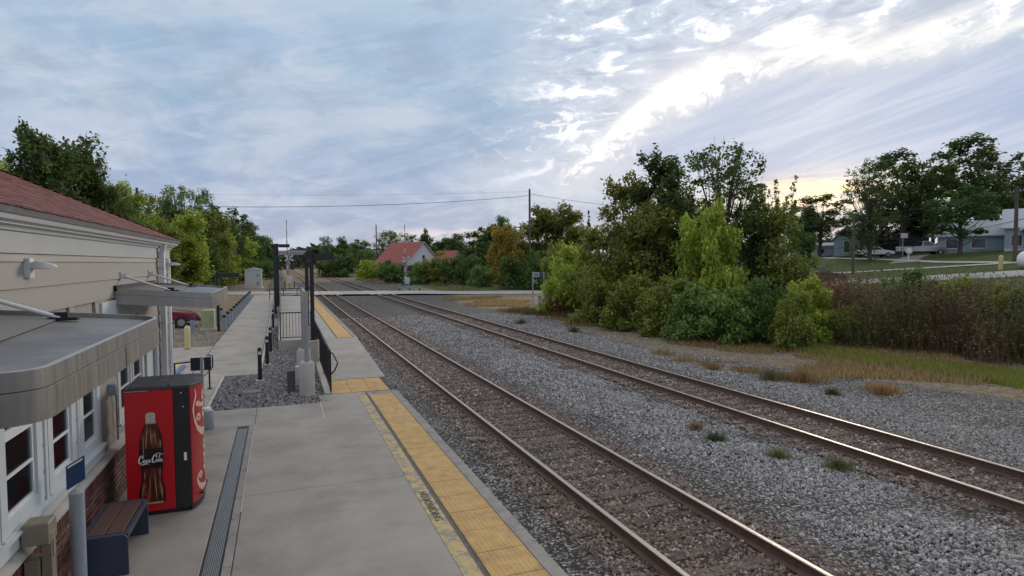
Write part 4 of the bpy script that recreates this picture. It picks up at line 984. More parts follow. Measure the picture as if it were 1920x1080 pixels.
# grey posts with black caps along the walkway
pa = MB().lathe([(.095, 0), (.095, .72), (0, .72)], n=14).mesh('post', 'post_grey', smooth=True); pb = MB().lathe([(.098, .70), (.10, .80), (.085, .85), (0, .86)], n=14).mesh('cap', 'black_metal', smooth=True)
spots = [(-2.75, 34.6+k*2.35) for k in range(13)]; names = ['nearest grey post of the row beside the walkway', 'second grey post of the walkway row', 'third grey post of the walkway row', 'fourth grey post of the walkway row', 'fifth grey post of the walkway row', 'sixth grey post of the walkway row', 'seventh grey post of the walkway row', 'eighth grey post of the walkway row', 'ninth grey post of the walkway row', 'tenth grey post of the walkway row', 'eleventh grey post of the walkway row', 'second farthest grey post of the walkway row, near the road', 'farthest grey post of the walkway row, at the road']
for (x, y), nm in zip(spots, names):
    t = thing('grey_post', nm+' with black cap', 'post', (x, y, -.1), world=False, group='grey posts with black caps beside the walkway'); inst('sleeve', pa, t); inst('cap', pb, t)
for (x, y), nm in zip(((-3.35, 40), (-3.95, 31.0), (-4.15, 34), (-4.75, 32), (-5.3, 33.5)), ('grey capped post set back from the row, right of the green cabinet', 'grey capped post between the yellow bollard and the green cabinet', 'grey capped post just left of the green cabinet', 'grey capped post behind the yellow bollard', 'grey capped post in front of the maroon car')):
    t = thing('grey_post', nm, 'post', (x, y, -.1), world=False, group='grey posts in front of the parked car'); inst('sleeve', pa, t); inst('cap', pb, t)
t = thing('utility_cabinet', 'pale green utility cabinet beside the short black lamp post', 'cabinet', (-3.55, 35.4, -.1))
part('body', MB().cbox(-3.85, 35.1, 0, -3.28, 35.8, .98, .03), 'cabinet_green', t, bevel=.01)
part('base', MB().cbox(-3.95, 35.0, -.1, -3.18, 35.9, .02, .02), 'concrete_pale', t)
part('door_handle', MB().box(-3.45, 35.08, .5, -3.40, 35.1, .65), 'galv', t)

# ------------------------------------------------------------------ lamp posts
def lamp(x, y, z0, z1, pw, head, label, basez=None, rz=0, two=False):
    t = thing('lamp_post', label, 'lamp post', (x, y, z0), group='black lamp posts with box heads')
    if basez: part('base', MB().lathe([(.19, -.2), (.19, basez-.02), (.17, basez), (0, basez)], (x, y, z0), 24), 'concrete_pale', t, smooth=True)
    zb = z0+(basez or 0)
    part('pole', MB().box(x-pw, y-pw, zb, x+pw, y+pw, z1), 'black_metal', t)
    part('foot_plate', MB().box(x-pw*1.8, y-pw*1.8, zb, x+pw*1.8, y+pw*1.8, zb+.03), 'black_metal', t)
    hx, hl, hz = head
    if hx: part('head', MB().box(x+pw+.01, y-.17, z1-.28+hz, x+pw+hl, y+.17, z1-.06+hz).box(x+pw, y-.03, z1-.2+hz, x+pw+.012, y+.03, z1-.1+hz), 'black_metal', t); part('lens', MB().box(x+pw+.08, y-.13, z1-.292+hz, x+pw+hl-.05, y+.13, z1-.282+hz), 'lamp_glass', t)
    else: part('head', MB().box(x-.17, y+pw+.01, z1-.3, x+.17, y+pw+hl, z1-.08), 'black_metal', t)
lamp(.93, 20.7, -.05, 3.74, .062, (1, .62, 0), 'tall black lamp post with box head to the right, behind the ramp railing', .95)
lamp(.94, 25.0, -.05, 3.79, .062, (0, .5, 0), 'black lamp post directly behind the grey sign frame', 1.0)
lamp(-.36, 42.9, -.05, 4.62, .07, (0, .4, 0), 'left lamp post of the pair standing in the rock bed', None)
lamp(-.22, 46.5, -.05, 4.75, .11, (1, .75, .02), 'right lamp post of the pair in the rock bed, with box head', .35)
lamp(-3.05, 34.8, -.1, 2.95, .07, (1, 1.0, 0), 'short black lamp post beside the pale green cabinet')
mb = MB()
for (x, y, s) in ((-.38, 42.9, .30), (-.38, 49.5, .26), (-.35, 53, .26)):
    t = thing('concrete_footing', {42.9: 'nearest square concrete footing in the rock bed', 49.5: 'middle square concrete footing in the rock bed', 53: 'farthest square concrete footing in the rock bed'}[y], 'footing', (x, y, -.1)); part('block', MB().cbox(x-s, y-s, -.2, x+s, y+s, .32 if y > 45 else -.0, .02), 'concrete_pale', t)
t = thing('concrete_slab_cover', 'flat concrete cover slab in the narrow part of the rock bed', 'cover slab', (-.35, 36.5, -.1)); part('slab', MB().cbox(-.62, 35, -.2, -.16, 39.5, .02, .02), 'concrete_old', t)
t = thing('round_cover', 'round brown valve cover lying in the rock bed', 'cover', (-.8, 17.5, 0)); part('disc', MB().lathe([(.26, -.05), (.26, .0), (.24, .012), (0, .02)], (-.8, 17.5, 0), 28), 'disc_brown', t)

# ------------------------------------------------------------------ name sign frame seen end-on (left) and dark wedge beside it
def frame_sign(x, ys, zb, zt, label, facing_far):
    t = thing('station_sign_frame', label, 'station sign', (x, (ys[0]+ys[1])/2, zb), group='station name signs on two posts')
    for y in ys:
        p = part('post', MB().cyl((x, y, zb+.86), (x, y, zt), .055, n=14), 'galv', t, smooth=True)
        part('bolt', MB().cyl((x-.11, y-.06, zb+.86), (x-.11, y-.06, zb+.93), .02, n=6).cyl((x+.11, y-.06, zb+.86), (x+.11, y-.06, zb+.93), .02, n=6), 'white_metal', p)
        part('footing', MB().lathe([(.19, -.3), (.19, .82), (.165, .86), (0, .86)], (x, y, zb), 24), 'concrete_pale', t, smooth=True)
    part('board', MB().cbox(x-.02, ys[0]+.06, zt-.38, x+.02, ys[1]-.06, zt-.02, .004), 'sign_silver', t)
    return t
frame_sign(.58, (16.5, 19.0), -.02, 2.66, 'grey station sign frame seen end-on between rock bed and ramp', False)
t = thing('ground_floodlight', 'black wedge-shaped light box with pale panel beside the sign footing', 'floodlight', (.22, 17.3, 0))
part('housing', MB().prism([(17.05, -.05), (17.55, -.05), (17.45, .46), (17.3, .50)], 'x', .10, .30), 'black_metal', t)
part('panel', MB().box(.31, 17.2, .28, .40, 17.4, .62), 'cabinet_silver', t)
t = frame_sign(18.35, (41.9, 44.1), -.4, 2.56, 'silver and blue station name sign on two posts at the weeds across the tracks', True)
part('blue_end', MB().box(18.32, 42.02, 2.19, 18.326, 42.7, 2.54), 'sign_blue', t)
me = text_mesh('lettering', 'La Plata', .30, 'ink', .002); o = inst('lettering', me, t, (18.326-18.35, 43.4-43.0, 2.36+.4), (math.radians(90), 0, math.radians(-90)))
t = thing('grey_keg', 'short dark pipe with pale cap beside the left post of the far name sign', 'pipe', (18.6, 43.9, -.4)); part('pipe', MB().lathe([(.12, 0), (.12, 1.0), (.16, 1.02), (.16, 1.12), (0, 1.2)], (18.9, 44.0, -.4), 16), 'post_grey', t, smooth=True)

# ------------------------------------------------------------------ black railings of the ramp and the raised platform
def railing(name, label, pts, zf, n_pick=.115, extra=None):
    (xa, ya), (xb, yb) = pts; L_ = math.hypot(xb-xa, yb-ya); d = ((xb-xa)/L_, (yb-ya)/L_); t = thing(name, label, 'railing', (xa, ya, 0), group='black railings of the platform ramp')
    def P(s, z): return (xa+d[0]*s, ya+d[1]*s, zf(ya+d[1]*s)+z)
    def bar(mb, s0, z0, s1, z1, r): return mb.cyl(P(s0, z0), P(s1, z1), r, n=6)
    nseg = max(1, int(round(L_/2.2)))
    part('top_rail', bar(MB(), 0, 1.07, L_, 1.07, .024), 'black_metal', t); part('bottom_rail', bar(MB(), 0, .10, L_, .10, .018), 'black_metal', t)
    pm = MB().box(-.022, -.022, 0, .022, .022, 1.06).mesh('post', 'black_metal')
    for k in range(nseg+1): p = P(L_*k/nseg, 0); inst('post', pm, t, (p[0]-xa, p[1]-ya, p[2]))
    km = MB().box(-.008, -.008, .1, .008, .008, 1.06).mesh('picket', 'black_metal'); k = n_pick; c = 0
    rest_ = MB()
    while k < L_:
        p = P(k, 0)
        if c < 120: inst('picket', km, t, (p[0]-xa, p[1]-ya, p[2]))
        else: rest_.box(p[0]-.008, p[1]-.008, p[2]+.1, p[0]+.008, p[1]+.008, p[2]+1.06)
        c += 1; k += n_pick
    if rest_.v: part('far_pickets', rest_, 'black_metal', t, kind='stuff')
    return t
t = railing('ramp_railing', 'long black railing that climbs along the ramp', ((1.16, 16.55), (1.07, 25.42)), lambda y: RZ(y)+.02)
part('end_loop', MB().tube([(1.16, 16.55, 1.07), (1.22, 16.3, 1.03), (1.30, 15.95, .85), (1.24, 16.2, .62), (1.16, 16.5, .48)], .02), 'black_metal', t)
railing('end_railing', 'black railing across the near end of the raised platform', ((-.06, 25.42), (1.07, 25.42)), lambda y: .37)
railing('side_railing', 'long black railing running away along the back of the raised platform', ((-.06, 25.5), (-.06, 59.6)), lambda y: .37)
# ================================================================== CROSSING SIGNALS
def gate(x, y, z0, label, armtop, armdx=0.0):
    t = thing('crossing_signal', label, 'crossing signal', (x, y, z0), group='railroad crossing signals with raised gates')
    part('foundation', MB().cbox(x-.45, y-.45, z0-.2, x+.45, y+.45, z0+.25, .02), 'concrete_pale', t)
    part('mast', MB().cyl((x, y, z0+.25), (x, y, z0+4.6), .07, n=12), 'galv', t, smooth=True)
    cb = MB()
    for a in (.62, -.62):
        dx_, dz_ = math.cos(a)*.62, math.sin(a)*.62; nx_, nz_ = -math.sin(a)*.11, math.cos(a)*.11; c = (x, y+.1, z0+4.15)
        cb.add([(c[0]-dx_-nx_, c[1], c[2]-dz_-nz_), (c[0]+dx_-nx_, c[1], c[2]+dz_-nz_), (c[0]+dx_+nx_, c[1], c[2]+dz_+nz_), (c[0]-dx_+nx_, c[1], c[2]-dz_+nz_),
                (c[0]-dx_-nx_, c[1]+.012+a*.01, c[2]-dz_-nz_), (c[0]+dx_-nx_, c[1]+.012+a*.01, c[2]+dz_-nz_), (c[0]+dx_+nx_, c[1]+.012+a*.01, c[2]+dz_+nz_), (c[0]-dx_+nx_, c[1]+.012+a*.01, c[2]-dz_+nz_)],
               [(0, 1, 2, 3), (7, 6, 5, 4), (0, 4, 5, 1), (1, 5, 6, 2), (2, 6, 7, 3), (3, 7, 4, 0)])
    part('crossbuck', cb, 'cabinet_silver', t)
    part('crossarm', MB().cyl((x-.75, y, z0+2.95), (x+.75, y, z0+2.95), .035, n=8), 'galv', t)
    for s in (-1, 1):
        for sy in (-1, 1):
            hd = part('flasher', MB().cyl((x+s*.42, y+sy*.09, z0+2.95), (x+s*.42, y+sy*.12, z0+2.95), .30, n=20).cyl((x+s*.42, y+sy*.12, z0+2.95), (x+s*.42, y+sy*.26, z0+2.95), .13, .14, n=16), 'black_metal', t)
            part('lens', MB().cyl((x+s*.42, y+sy*.26, z0+2.95), (x+s*.42, y+sy*.268, z0+2.95), .11, n=16), 'tail_red', hd)
    part('gate_mechanism', MB().cbox(x-.3, y-.55, z0+.95, x+.3, y-.12, z0+1.75, .03).cyl((x-.5, y-.33, z0+1.4), (x+.5, y-.33, z0+1.4), .06, n=10), 'cabinet_silver', t)
    part('counterweight', MB().box(x-.62, y-.5, z0+.35, x-.50, y-.16, z0+1.2).box(x+.50, y-.5, z0+.35, x+.62, y-.16, z0+1.2), 'black_metal', t)
    arm = MB(); n = 12; h0, h1 = z0+1.3, armtop
    for k in range(n):
        a0, a1 = h0+(h1-h0)*k/n, h0+(h1-h0)*(k+1)/n; r0 = .09*(1-.6*k/n)
        arm.box(x-.22-r0+armdx*k/n, y-.37, a0+.004, x-.22+r0+armdx*k/n, y-.33, a1, mi=k % 2)
    part('gate_arm', arm, ['cabinet_silver', 'rust'], t)
    return t
gate(1.05, 84.0, -.15, 'railroad crossing signal with upright gate left of the tracks, beyond the road', 8.9)
gate(15.5, 80.5, -.4, 'railroad crossing signal with upright gate right of the tracks, in front of the red-roofed house', 8.3)
t = thing('road_barrier', 'low dark guard rail at the foot of the right-hand crossing signal', 'guard rail', (15.4, 78.6, -.4))
part('beam', MB().box(13.9, 78.4, .0, 17.1, 78.5, .30), 'galv', t)
for x in (14.2, 15.5, 16.8): part('post', MB().box(x-.08, 78.5, -.4, x+.08, 78.66, .3), 'pole_wood', t)
t = thing('road_barrier', 'dark pipe barrier across the far end of the raised platform', 'barrier', (1, 60.5, -.1))
part('rail', MB().cyl((-1.0, 60.5, 1.0), (2.6, 60.5, 1.0), .04, n=8).cyl((-1.0, 60.5, .55), (2.6, 60.5, .55), .03, n=8), 'black_metal', t)
for x in (-1, .2, 1.4, 2.6): part('post', MB().cyl((x, 60.5, -.15), (x, 60.5, 1.0), .035, n=8), 'black_metal', t)
t = thing('platform_end_box', 'small black box on a stub where the tactile strip of the raised platform begins', 'marker', (3.05, 27, -.4)); part('box', MB().cbox(2.92, 26.9, -.38, 3.12, 27.2, .12, .02), 'black_metal', t)

def bungalow():
    t = thing('signal_bungalow', 'silver metal equipment cabinet beyond the road at the left tree row', 'equipment cabinet', (-3.5, 92, -.15))
    x0, x1, y0, y1 = -4.6, -2.45, 91, 93.2
    part('body', MB().box(x0, y0, 0, x1, y1, 2.45), 'cabinet_silver', t, bevel=.02)
    part('roof', MB().prism([(x0-.08, 2.45), (x1+.08, 2.45), (x1+.08, 2.52), ((x0+x1)/2, 2.78), (x0-.08, 2.52)], 'y', y0-.08, y1+.08), 'cabinet_silver', t)
    part('door', MB().box(x0+.3, y0-.03, .15, x1-.9, y0-.004, 2.2), 'cabinet_silver', t)
    part('vent', MB().box(x1-.7, y0-.03, 1.5, x1-.25, y0-.004, 1.9).box(x1-.7, y0-.03, .4, x1-.25, y0-.004, .8), 'galv', t)
    part('lamp', MB().sphere((x1+.1, y0-.05, 2.25), .10), 'lamp_glass', t)
    part('base', MB().cbox(x0-.2, y0-.2, -.3, x1+.2, y1+.2, .0, .02), 'concrete_pale', t)
bungalow()

# ------------------------------------------------------------------ cars
def car(label, paint, loc, rz, kind='sedan', group=None, cat='car'):
    t = thing('pickup_truck' if kind == 'pickup' else 'parked_car', label, cat, loc, rz, group, world=False)
    L_, W_ = (5.4, 1.9) if kind == 'pickup' else (4.6, 1.8)
    if kind == 'pickup': low = [(-2.7, .45), (2.7, .45), (2.72, .8), (2.6, 1.02), (1.45, 1.12), (-.35, 1.15), (-.36, 1.12), (-2.7, 1.12)]; cabn = [(1.30, 1.12), (.75, 1.75), (-.15, 1.80), (-.35, 1.14)]
    else: low = [(-2.3, .38), (2.25, .38), (2.3, .62), (2.15, .80), (1.1, .95), (-1.6, .98), (-2.25, .90)]; cabn = [(1.05, .94), (.35, 1.38), (-.85, 1.42), (-1.65, .97)]
    v = []; n = len(low)
    mb = MB()
    for s, ins in ((-1, .0), (-1, 0), (1, 0), (1, .0)): pass
    rings = [(-W_/2, .93, .04), (-W_/2+.06, 1, 0), (W_/2-.06, 1, 0), (W_/2, .93, .04)]
    for (yy, sc, dz_) in rings: v += [(p[0]*sc, yy, p[1]-dz_ if p[1] > .6 else p[1]+dz_) for p in low]
    f = [(r*n+i, r*n+(i+1) % n, (r+1)*n+(i+1) % n, (r+1)*n+i) for r in range(3) for i in range(n)]+[tuple(range(n))[::-1], tuple(range(3*n, 4*n))]
    part('body', mb.add(v, f), paint, t, smooth=True)
    n = len(cabn); v = [(p[0], -W_/2+.10+(.16 if p[1] > 1.2 else 0), p[1]) for p in cabn]+[(p[0], W_/2-.10-(.16 if p[1] > 1.2 else 0), p[1]) for p in cabn]
    cb = part('cabin', MB().add(v, [(i, (i+1) % n, n+(i+1) % n, n+i) for i in range(n)]+[tuple(range(n))[::-1], tuple(range(n, 2*n))]), paint, t)
    def shr(p, k=.86): cx = sum(q[0] for q in cabn)/4; cz = sum(q[1] for q in cabn)/4; return (cx+(p[0]-cx)*k, cz+(p[1]-cz)*k)
    for s in (-1, 1):
        q = [shr(p) for p in cabn]; v = [(p[0], s*(W_/2-.10-(.16 if p[1] > 1.2 else .01)+.012), p[1]) for p in q]
        part('side_window', MB().add(v, [(0, 1, 2, 3)]), 'glass', cb)
    for (a, b) in ((cabn[0], cabn[1]), (cabn[3], cabn[2])):
        ox = .012 if a is cabn[0] else -.012
        part('windscreen', MB().add([(a[0]*.95+b[0]*.05+ox, -W_/2+.2, a[1]+.05), (a[0]*.95+b[0]*.05+ox, W_/2-.2, a[1]+.05), (b[0]*.9+a[0]*.1+ox, W_/2-.32, b[1]-.04), (b[0]*.9+a[0]*.1+ox, -W_/2+.32, b[1]-.04)], [(0, 1, 2, 3)]), 'glass', cb)
    r = .36 if kind == 'pickup' else .32
    for x in (L_/2-.9, -L_/2+.95):
        for s in (-1, 1):
            wl = part('wheel', MB().cyl((x, s*(W_/2-.18), r), (x, s*(W_/2+.015), r), r, n=20), 'rubber', t); part('rim', MB().cyl((x, s*(W_/2), r), (x, s*(W_/2+.025), r), r*.62, r*.55, n=14), 'galv', wl)
    hz = low[2][1]-.05
    for s in (-1, 1):
        part('headlight', MB().box(L_/2-.08, s*.55-.2, hz-.05, L_/2+.03, s*.55+.2, hz+.1), 'lamp_glass', t); part('tail_light', MB().box(-L_/2-.02, s*.62-.15, hz, -L_/2+.06, s*.62+.15, hz+.16), 'tail_red', t)
    part('bumper', MB().box(L_/2-.02, -W_/2+.1, .34, L_/2+.06, W_/2-.1, .52).box(-L_/2-.05, -W_/2+.1, .34, -L_/2+.02, W_/2-.1, .52), 'rubber', t)
    return t
car('maroon car parked behind the grey posts at the corner of the building', 'car_maroon', (-6.6, 37.5, -.1), math.radians(12))
car('silver pickup truck parked under the trees between the houses', 'car_silver', (77.4, 55.5, 3.85), math.radians(-28), 'pickup', cat='pickup')
car('dark car parked left of the silver pickup, half hidden', 'car_white', (72.6, 58.5, 3.6), math.radians(-25))
car('black car at the lot beyond the right end of the thicket', 'car_black', (50.2, 46.5, 1.15), math.radians(-30))
jr = random.Random(5)
JL = ['white car at the left of the parked row below the trees', 'black car in the parked row below the trees', 'silver car in the parked row below the trees', 'second white car of the parked row, near the short lamp post', 'black car near the right end of the parked row', 'maroon car at the right end of the parked row by the silver cabinet']
for k, (x, y, pt) in enumerate(((-24.6, 118, 'car_white'), (-21.0, 121, 'car_black'), (-17.4, 120, 'car_silver'), (-14.6, 119, 'car_white'), (-11.6, 122, 'car_black'), (-8.2, 118, 'car_maroon'))):
    car(JL[k], pt, (x, y, -.14), math.radians(80+jr.uniform(-12, 12)), group='cars parked in the row below the left trees')
t = thing('white_trailer', 'small white box trailer among the parked cars below the left trees', 'trailer', (-12.6, 112, -.15)); part('box', MB().cbox(-13.8, 111, .5, -11.6, 113, 2.1, .05), 'white_wall', t, bevel=.02); part('wheel', MB().cyl((-13.2, 110.9, .25), (-13.2, 111.2, .25), .35, n=16).cyl((-12.2, 110.9, .25), (-12.2, 111.2, .25), .35, n=16), 'rubber', t)
for k, (x, y, s) in enumerate(((-19.5, 116, 1.0), (-9.8, 114.5, .8), (-6.6, 113, .7))):
    t = thing('scrap_pile', ['rusty scrap heap in front of the parked row, left', 'rusty scrap heap in front of the parked row, middle', 'rusty scrap heap just left of the silver cabinet'][k], 'scrap heap', (x, y, -.15)); mb = MB()
    for q in range(16):
        a, b = jr.uniform(-1.6, 1.6)*s, jr.uniform(-.6, .6)*s; h = jr.uniform(.2, .7)*s
        mb.cyl((x+a, y+b, -.1), (x+a+jr.uniform(-.8, .8), y+b+jr.uniform(-.3, .3), h), jr.uniform(.05, .22), n=5)
    part('pieces', mb, 'rust', t, kind='stuff')

# ------------------------------------------------------------------ houses
def house(name, label, loc, rz, Lx, Wy, hw, hr, wall, roof, wins=(), chim=False, over=.35, cat='house', porch=None, gable=None):
    """gable ends face local -y/+y?  ridge runs along local x; long front faces local -y"""
    t = thing(name, label, cat, loc, rz, world=False)
    mb = MB(); a, b = Lx/2, Wy/2
    part('wall', mb.prism([(-b, -.5), (b, -.5), (b, hw), (0, hw+hr), (-b, hw)], 'x', -a, a), wall, t)
    sl_ = math.atan2(hr, b); ov = over
    for s in (-1, 1):
        y1, z1 = s*(b+ov*math.cos(sl_)), hw-ov*math.sin(sl_)
        v = [(-a-ov, 0, hw+hr+.03), (a+ov, 0, hw+hr+.03), (a+ov, y1, z1+.03), (-a-ov, y1, z1+.03)]; v += [(p[0], p[1], p[2]+.14) for p in v]
        rf = part('roof', MB().add(v, [(0, 1, 2, 3), (7, 6, 5, 4), (0, 4, 5, 1), (1, 5, 6, 2), (2, 6, 7, 3), (3, 7, 4, 0)]), roof, t)
    if chim: part('chimney', MB().box(-.3, -.3, hw+hr*.6, .3, .3, hw+hr+.8), 'brick', rf)
    for s in (-1, 1):
        for e in (-1, 1): pass
    bb = MB()
    for e in (-1, 1):
        for s in (-1, 1):
            v = [(e*(a+ov), 0, hw+hr-.10), (e*(a+ov), 0, hw+hr+.06), (e*(a+ov), s*(b+ov), hw-.26-ov*.1), (e*(a+ov), s*(b+ov), hw-.10-ov*.1)]
            v += [(p[0]+e*.04, p[1], p[2]) for p in v]; bb.add(v, [(0, 1, 3, 2), (4, 6, 7, 5), (0, 4, 5, 1), (2, 3, 7, 6)])
    part('bargeboard', bb, 'trim_white', t)
    for (face, u, z, w_, h_) in wins:
        mb = MB(); fr = MB()
        if face in ('f', 'b'):
            s = -1 if face == 'f' else 1; y = s*b
            fr.box(u-w_/2-.08, y+s*.04, z-.08, u+w_/2+.08, y+s*.002, z+h_+.08); mb.box(u-w_/2, y+s*.052, z, u+w_/2, y+s*.045, z+h_)
            fr.box(u-w_/2-.1, y+s*.10, z-.14, u+w_/2+.1, y+s*.002, z-.085)
        else:
            s = -1 if face == 'l' else 1; x = s*a
            fr.box(x+s*.04, u-w_/2-.08, z-.08, x+s*.002, u+w_/2+.08, z+h_+.08); mb.box(x+s*.052, u-w_/2, z, x+s*.045, u+w_/2, z+h_)
        wd = part('window', fr, 'trim_white', t); part('pane', mb, 'glass', wd)
    return t
# red-roofed house
YAWD = -YAW
h1 = house('farm_house', 'white house with big bright red roof beyond the right-hand crossing signal', (25.5, 131, -.4), math.radians(-62), 10.5, 9.0, 3.6, 4.3, 'white_wall', 'red_roof', [('l', -1.5, 1.0, .9, 1.2), ('f', -2, 1.0, .9, 1.2), ('f', 2, 1.0, .9, 1.2), ('r', 0, 4.3, .6, .9), ('r', -1.6, 1.2, 1.0, 1.2)])
h2 = house('farm_shed', 'smaller white shed with red roof right of the red-roofed house', (33.3, 127, -.4), math.radians(-62), 5.5, 6.2, 3.0, 3.0, 'white_wall', 'red_roof', [('r', 0, 1.0, 1.0, 1.2)], cat='shed')
# cottage and garage on the right
house('grey_cottage', 'small steep-gabled grey cottage left of the dark garage', (85.5, 73.5, 4.0), math.radians(-141), 7.0, 3.6, 2.6, 2.0, 'grey_wall', 'dark_roof', [('r', 0, .5, .8, 1.7)], cat='cottage')
house('dark_garage', 'long dark garage with pale side wall right of the small cottage', (88.0, 68.0, 4.0), math.radians(-30), 8.5, 5.0, 2.6, 1.1, 'dark_wall', 'dark_roof', [('f', -3.0, 1.0, .8, .9)], cat='garage')
house('far_white_trailer', 'white trailer home left of the grey cottage', (84.0, 79.5, 3.9), math.radians(-30), 6.5, 2.6, 1.7, .4, 'white_wall', 'white_wall', [('f', -1.5, .5, 1.0, .7), ('f', 1.2, .5, 1.0, .7)], cat='trailer')
house('beige_house', 'low pale green-grey house with long sloping roof behind the trees', (84.5, 52.6, 3.9), math.radians(-59), 9.0, 8.0, 2.3, 1.9, 'grey_wall', 'grey_roof', [('f', -3, .8, 1.2, 1.1), ('f', -.3, .8, 1.4, 1.1), ('f', 2.8, .8, 1.0, 1.1)])
hb = house('gabled_house', 'blue-grey house with a front gable over a dark porch at the right edge', (84.0, 44.4, 3.9), math.radians(-61), 9.0, 7.0, 3.0, 2.2, 'blue_wall', 'grey_roof', [('f', -3.4, .9, .9, 1.2), ('f', 3.6, .9, .8, 1.2)])
part('front_gable', MB().prism([(-2.6, 2.75), (2.6, 2.75), (2.6, 2.9), (0, 4.9), (-2.6, 2.9)], 'y', -5.6, -3.0), 'blue_wall', hb)
for s_ in (-1, 1):
    v = [(0, -6.0, 5.0), (0, -2.0, 5.0), (s_*3.1, -2.0, 2.6), (s_*3.1, -6.0, 2.6)]; v += [(p[0], p[1], p[2]+.12) for p in v]
    part('gable_roof', MB().add(v, [(0, 1, 2, 3), (7, 6, 5, 4), (0, 4, 5, 1), (1, 5, 6, 2), (2, 6, 7, 3), (3, 7, 4, 0)]), 'grey_roof', hb)
    part('bargeboard', MB().add([(0, -6.02, 4.86), (s_*3.12, -6.02, 2.46), (s_*3.12, -6.02, 2.70), (0, -6.02, 5.12), (0, -5.98, 4.86), (s_*3.12, -5.98, 2.46), (s_*3.12, -5.98, 2.70), (0, -5.98, 5.12)], [(0, 1, 2, 3), (7, 6, 5, 4), (0, 4, 5, 1), (1, 5, 6, 2), (2, 6, 7, 3), (3, 7, 4, 0)]), 'trim_white', hb)
gw = part('window', MB().box(-.45, -5.64, 3.4, .45, -5.602, 4.1), 'trim_white', hb); part('pane', MB().box(-.35, -5.66, 3.5, .35, -5.645, 4.0), 'glass', gw)
part('porch_floor', MB().box(-2.6, -5.6, -.5, 2.6, -3.52, .5), 'white_wall', hb)
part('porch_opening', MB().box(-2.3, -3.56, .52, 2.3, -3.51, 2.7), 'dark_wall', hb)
for xx in (-2.4, -.8, .8, 2.4): part('porch_column', MB().box(xx-.12, -5.55, .5, xx+.12, -5.31, 2.75), 'white_wall', hb)
part('skirt', MB().box(-4.5, -3.55, -.5, -2.62, -3.51, .6).box(2.62, -3.55, -.5, 4.5, -3.51, .6), 'white_wall', hb)
# propane tank, bollard, signs
t = thing('propane_tank', 'white round-ended tank at the right edge beyond the brush', 'tank', (57.6, 32.2, 2.4))
c = Vector((57.9, 31.6, 3.25)); d_ = Vector((.35, -.94, 0)).normalized(); prof_ = [(0, -1.5), (.35, -1.45), (.62, -1.25), (.75, -.95), (.78, -.6), (.78, 1.6), (.6, 2.0), (0, 2.2)]
mb = MB(); q = d_.orthogonal().normalized(); bq = d_.cross(q); v = []
for i in range(20):
    for r_, s_2 in prof_: v.append(c+d_*s_2+(q*math.cos(i*math.pi/10)+bq*math.sin(i*math.pi/10))*r_)
kq = len(prof_); part('shell', mb.add(v, [(i*kq+j, ((i+1) % 20)*kq+j, ((i+1) % 20)*kq+j+1, i*kq+j+1) for i in range(20) for j in range(kq-1)]), 'tank_white', t, smooth=True)
for s_2 in (-.6, 1.0): p = c+d_*s_2; part('saddle', MB().box(p.x-.4, p.y-.15, 2.2, p.x+.4, p.y+.15, 2.7), 'concrete_pale', t)
t = thing('pale_bollard', 'pale yellow bollard left of the white tank', 'bollard', (57.2, 34.1, 2.4)); part('post', MB().lathe([(.17, -.2), (.17, 1.15), (0, 1.25)], (57.2, 34.1, 2.4), 16), 'bollard_yellow', t, smooth=True)
t = thing('round_sign', 'round grey sign on a short white post in the lawn', 'sign', (67.9, 50.2, 3.05)); part('post', MB().cyl((67.9, 50.2, 2.8), (67.9, 50.2, 4.0), .07, n=8), 'white_metal', t)
part('disc', MB().cyl((67.87, 50.15, 4.35), (67.85, 50.11, 4.35), .42, n=24), 'sign_silver', t); part('rim', MB().cyl((67.845, 50.10, 4.35), (67.84, 50.09, 4.35), .30, n=24), 'white_metal', t)
t = thing('basketball_hoop', 'white basketball hoop board standing above the parked pickup', 'basketball hoop', (74.0, 55.5, 3.7)); part('pole', MB().cyl((74, 55.5, 3.5), (74, 55.5, 6.2), .06, n=8), 'galv', t); part('board', MB().cbox(73.4, 55.3, 6.0, 74.6, 55.36, 6.6, .02), 'white_wall', t)
t = thing('meter_box', 'small grey box sign right of the thicket above the black car', 'box', (52.5, 49.6, 1.4)); part('post', MB().box(52.45, 49.55, 1.2, 52.55, 49.65, 3.2), 'pole_wood', t); part('box', MB().cbox(52.2, 49.4, 2.1, 52.8, 49.55, 3.1, .02), 'grey_paint', t)
# sidewalks and lot on the right slope (laid 4 mm and more above the ground)
def strip(name, pts, w_, matn, lift=.05):
    V = []
    P = []
    for (a, b) in zip(pts[:-1], pts[1:]):
        n = max(2, int(math.dist(a, b)/1.0))
        for k in range(n): P.append((a[0]+(b[0]-a[0])*k/n, a[1]+(b[1]-a[1])*k/n))
    P.append(pts[-1])
    for i, p in enumerate(P):
        q0, q1 = P[max(0, i-1)], P[min(len(P)-1, i+1)]; dx_, dy_ = q1[0]-q0[0], q1[1]-q0[1]; l = math.hypot(dx_, dy_); nx_, ny_ = -dy_/l, dx_/l
        for s in (-1, -.33, .33, 1): X, Y_ = p[0]+nx_*w_/2*s, p[1]+ny_*w_/2*s; V.append((X, Y_, float(terr(X, Y_))+lift))
    V = np.array(V); i0 = (np.arange(len(P)-1)[:, None]*4+np.arange(3)[None]).ravel()
    o = inst(name, npmesh(name, V, np.stack([i0, i0+1, i0+5, i0+4], 1), matn)); o['kind'] = 'structure'; return o
strip('pavement', [(57.3, 52.5), (57.3, 49.2), (59.5, 43), (62.1, 36), (67, 22)], 1.3, 'concrete_pale', .06)
strip('pavement', [(80, 74), (72, 57), (65.5, 45.06), (62.8, 37)], 1.2, 'concrete_pale', .05)
strip('driveway', [(66, 49.5), (72, 53), (78, 56)], 2.6, 'concrete_old', .045)
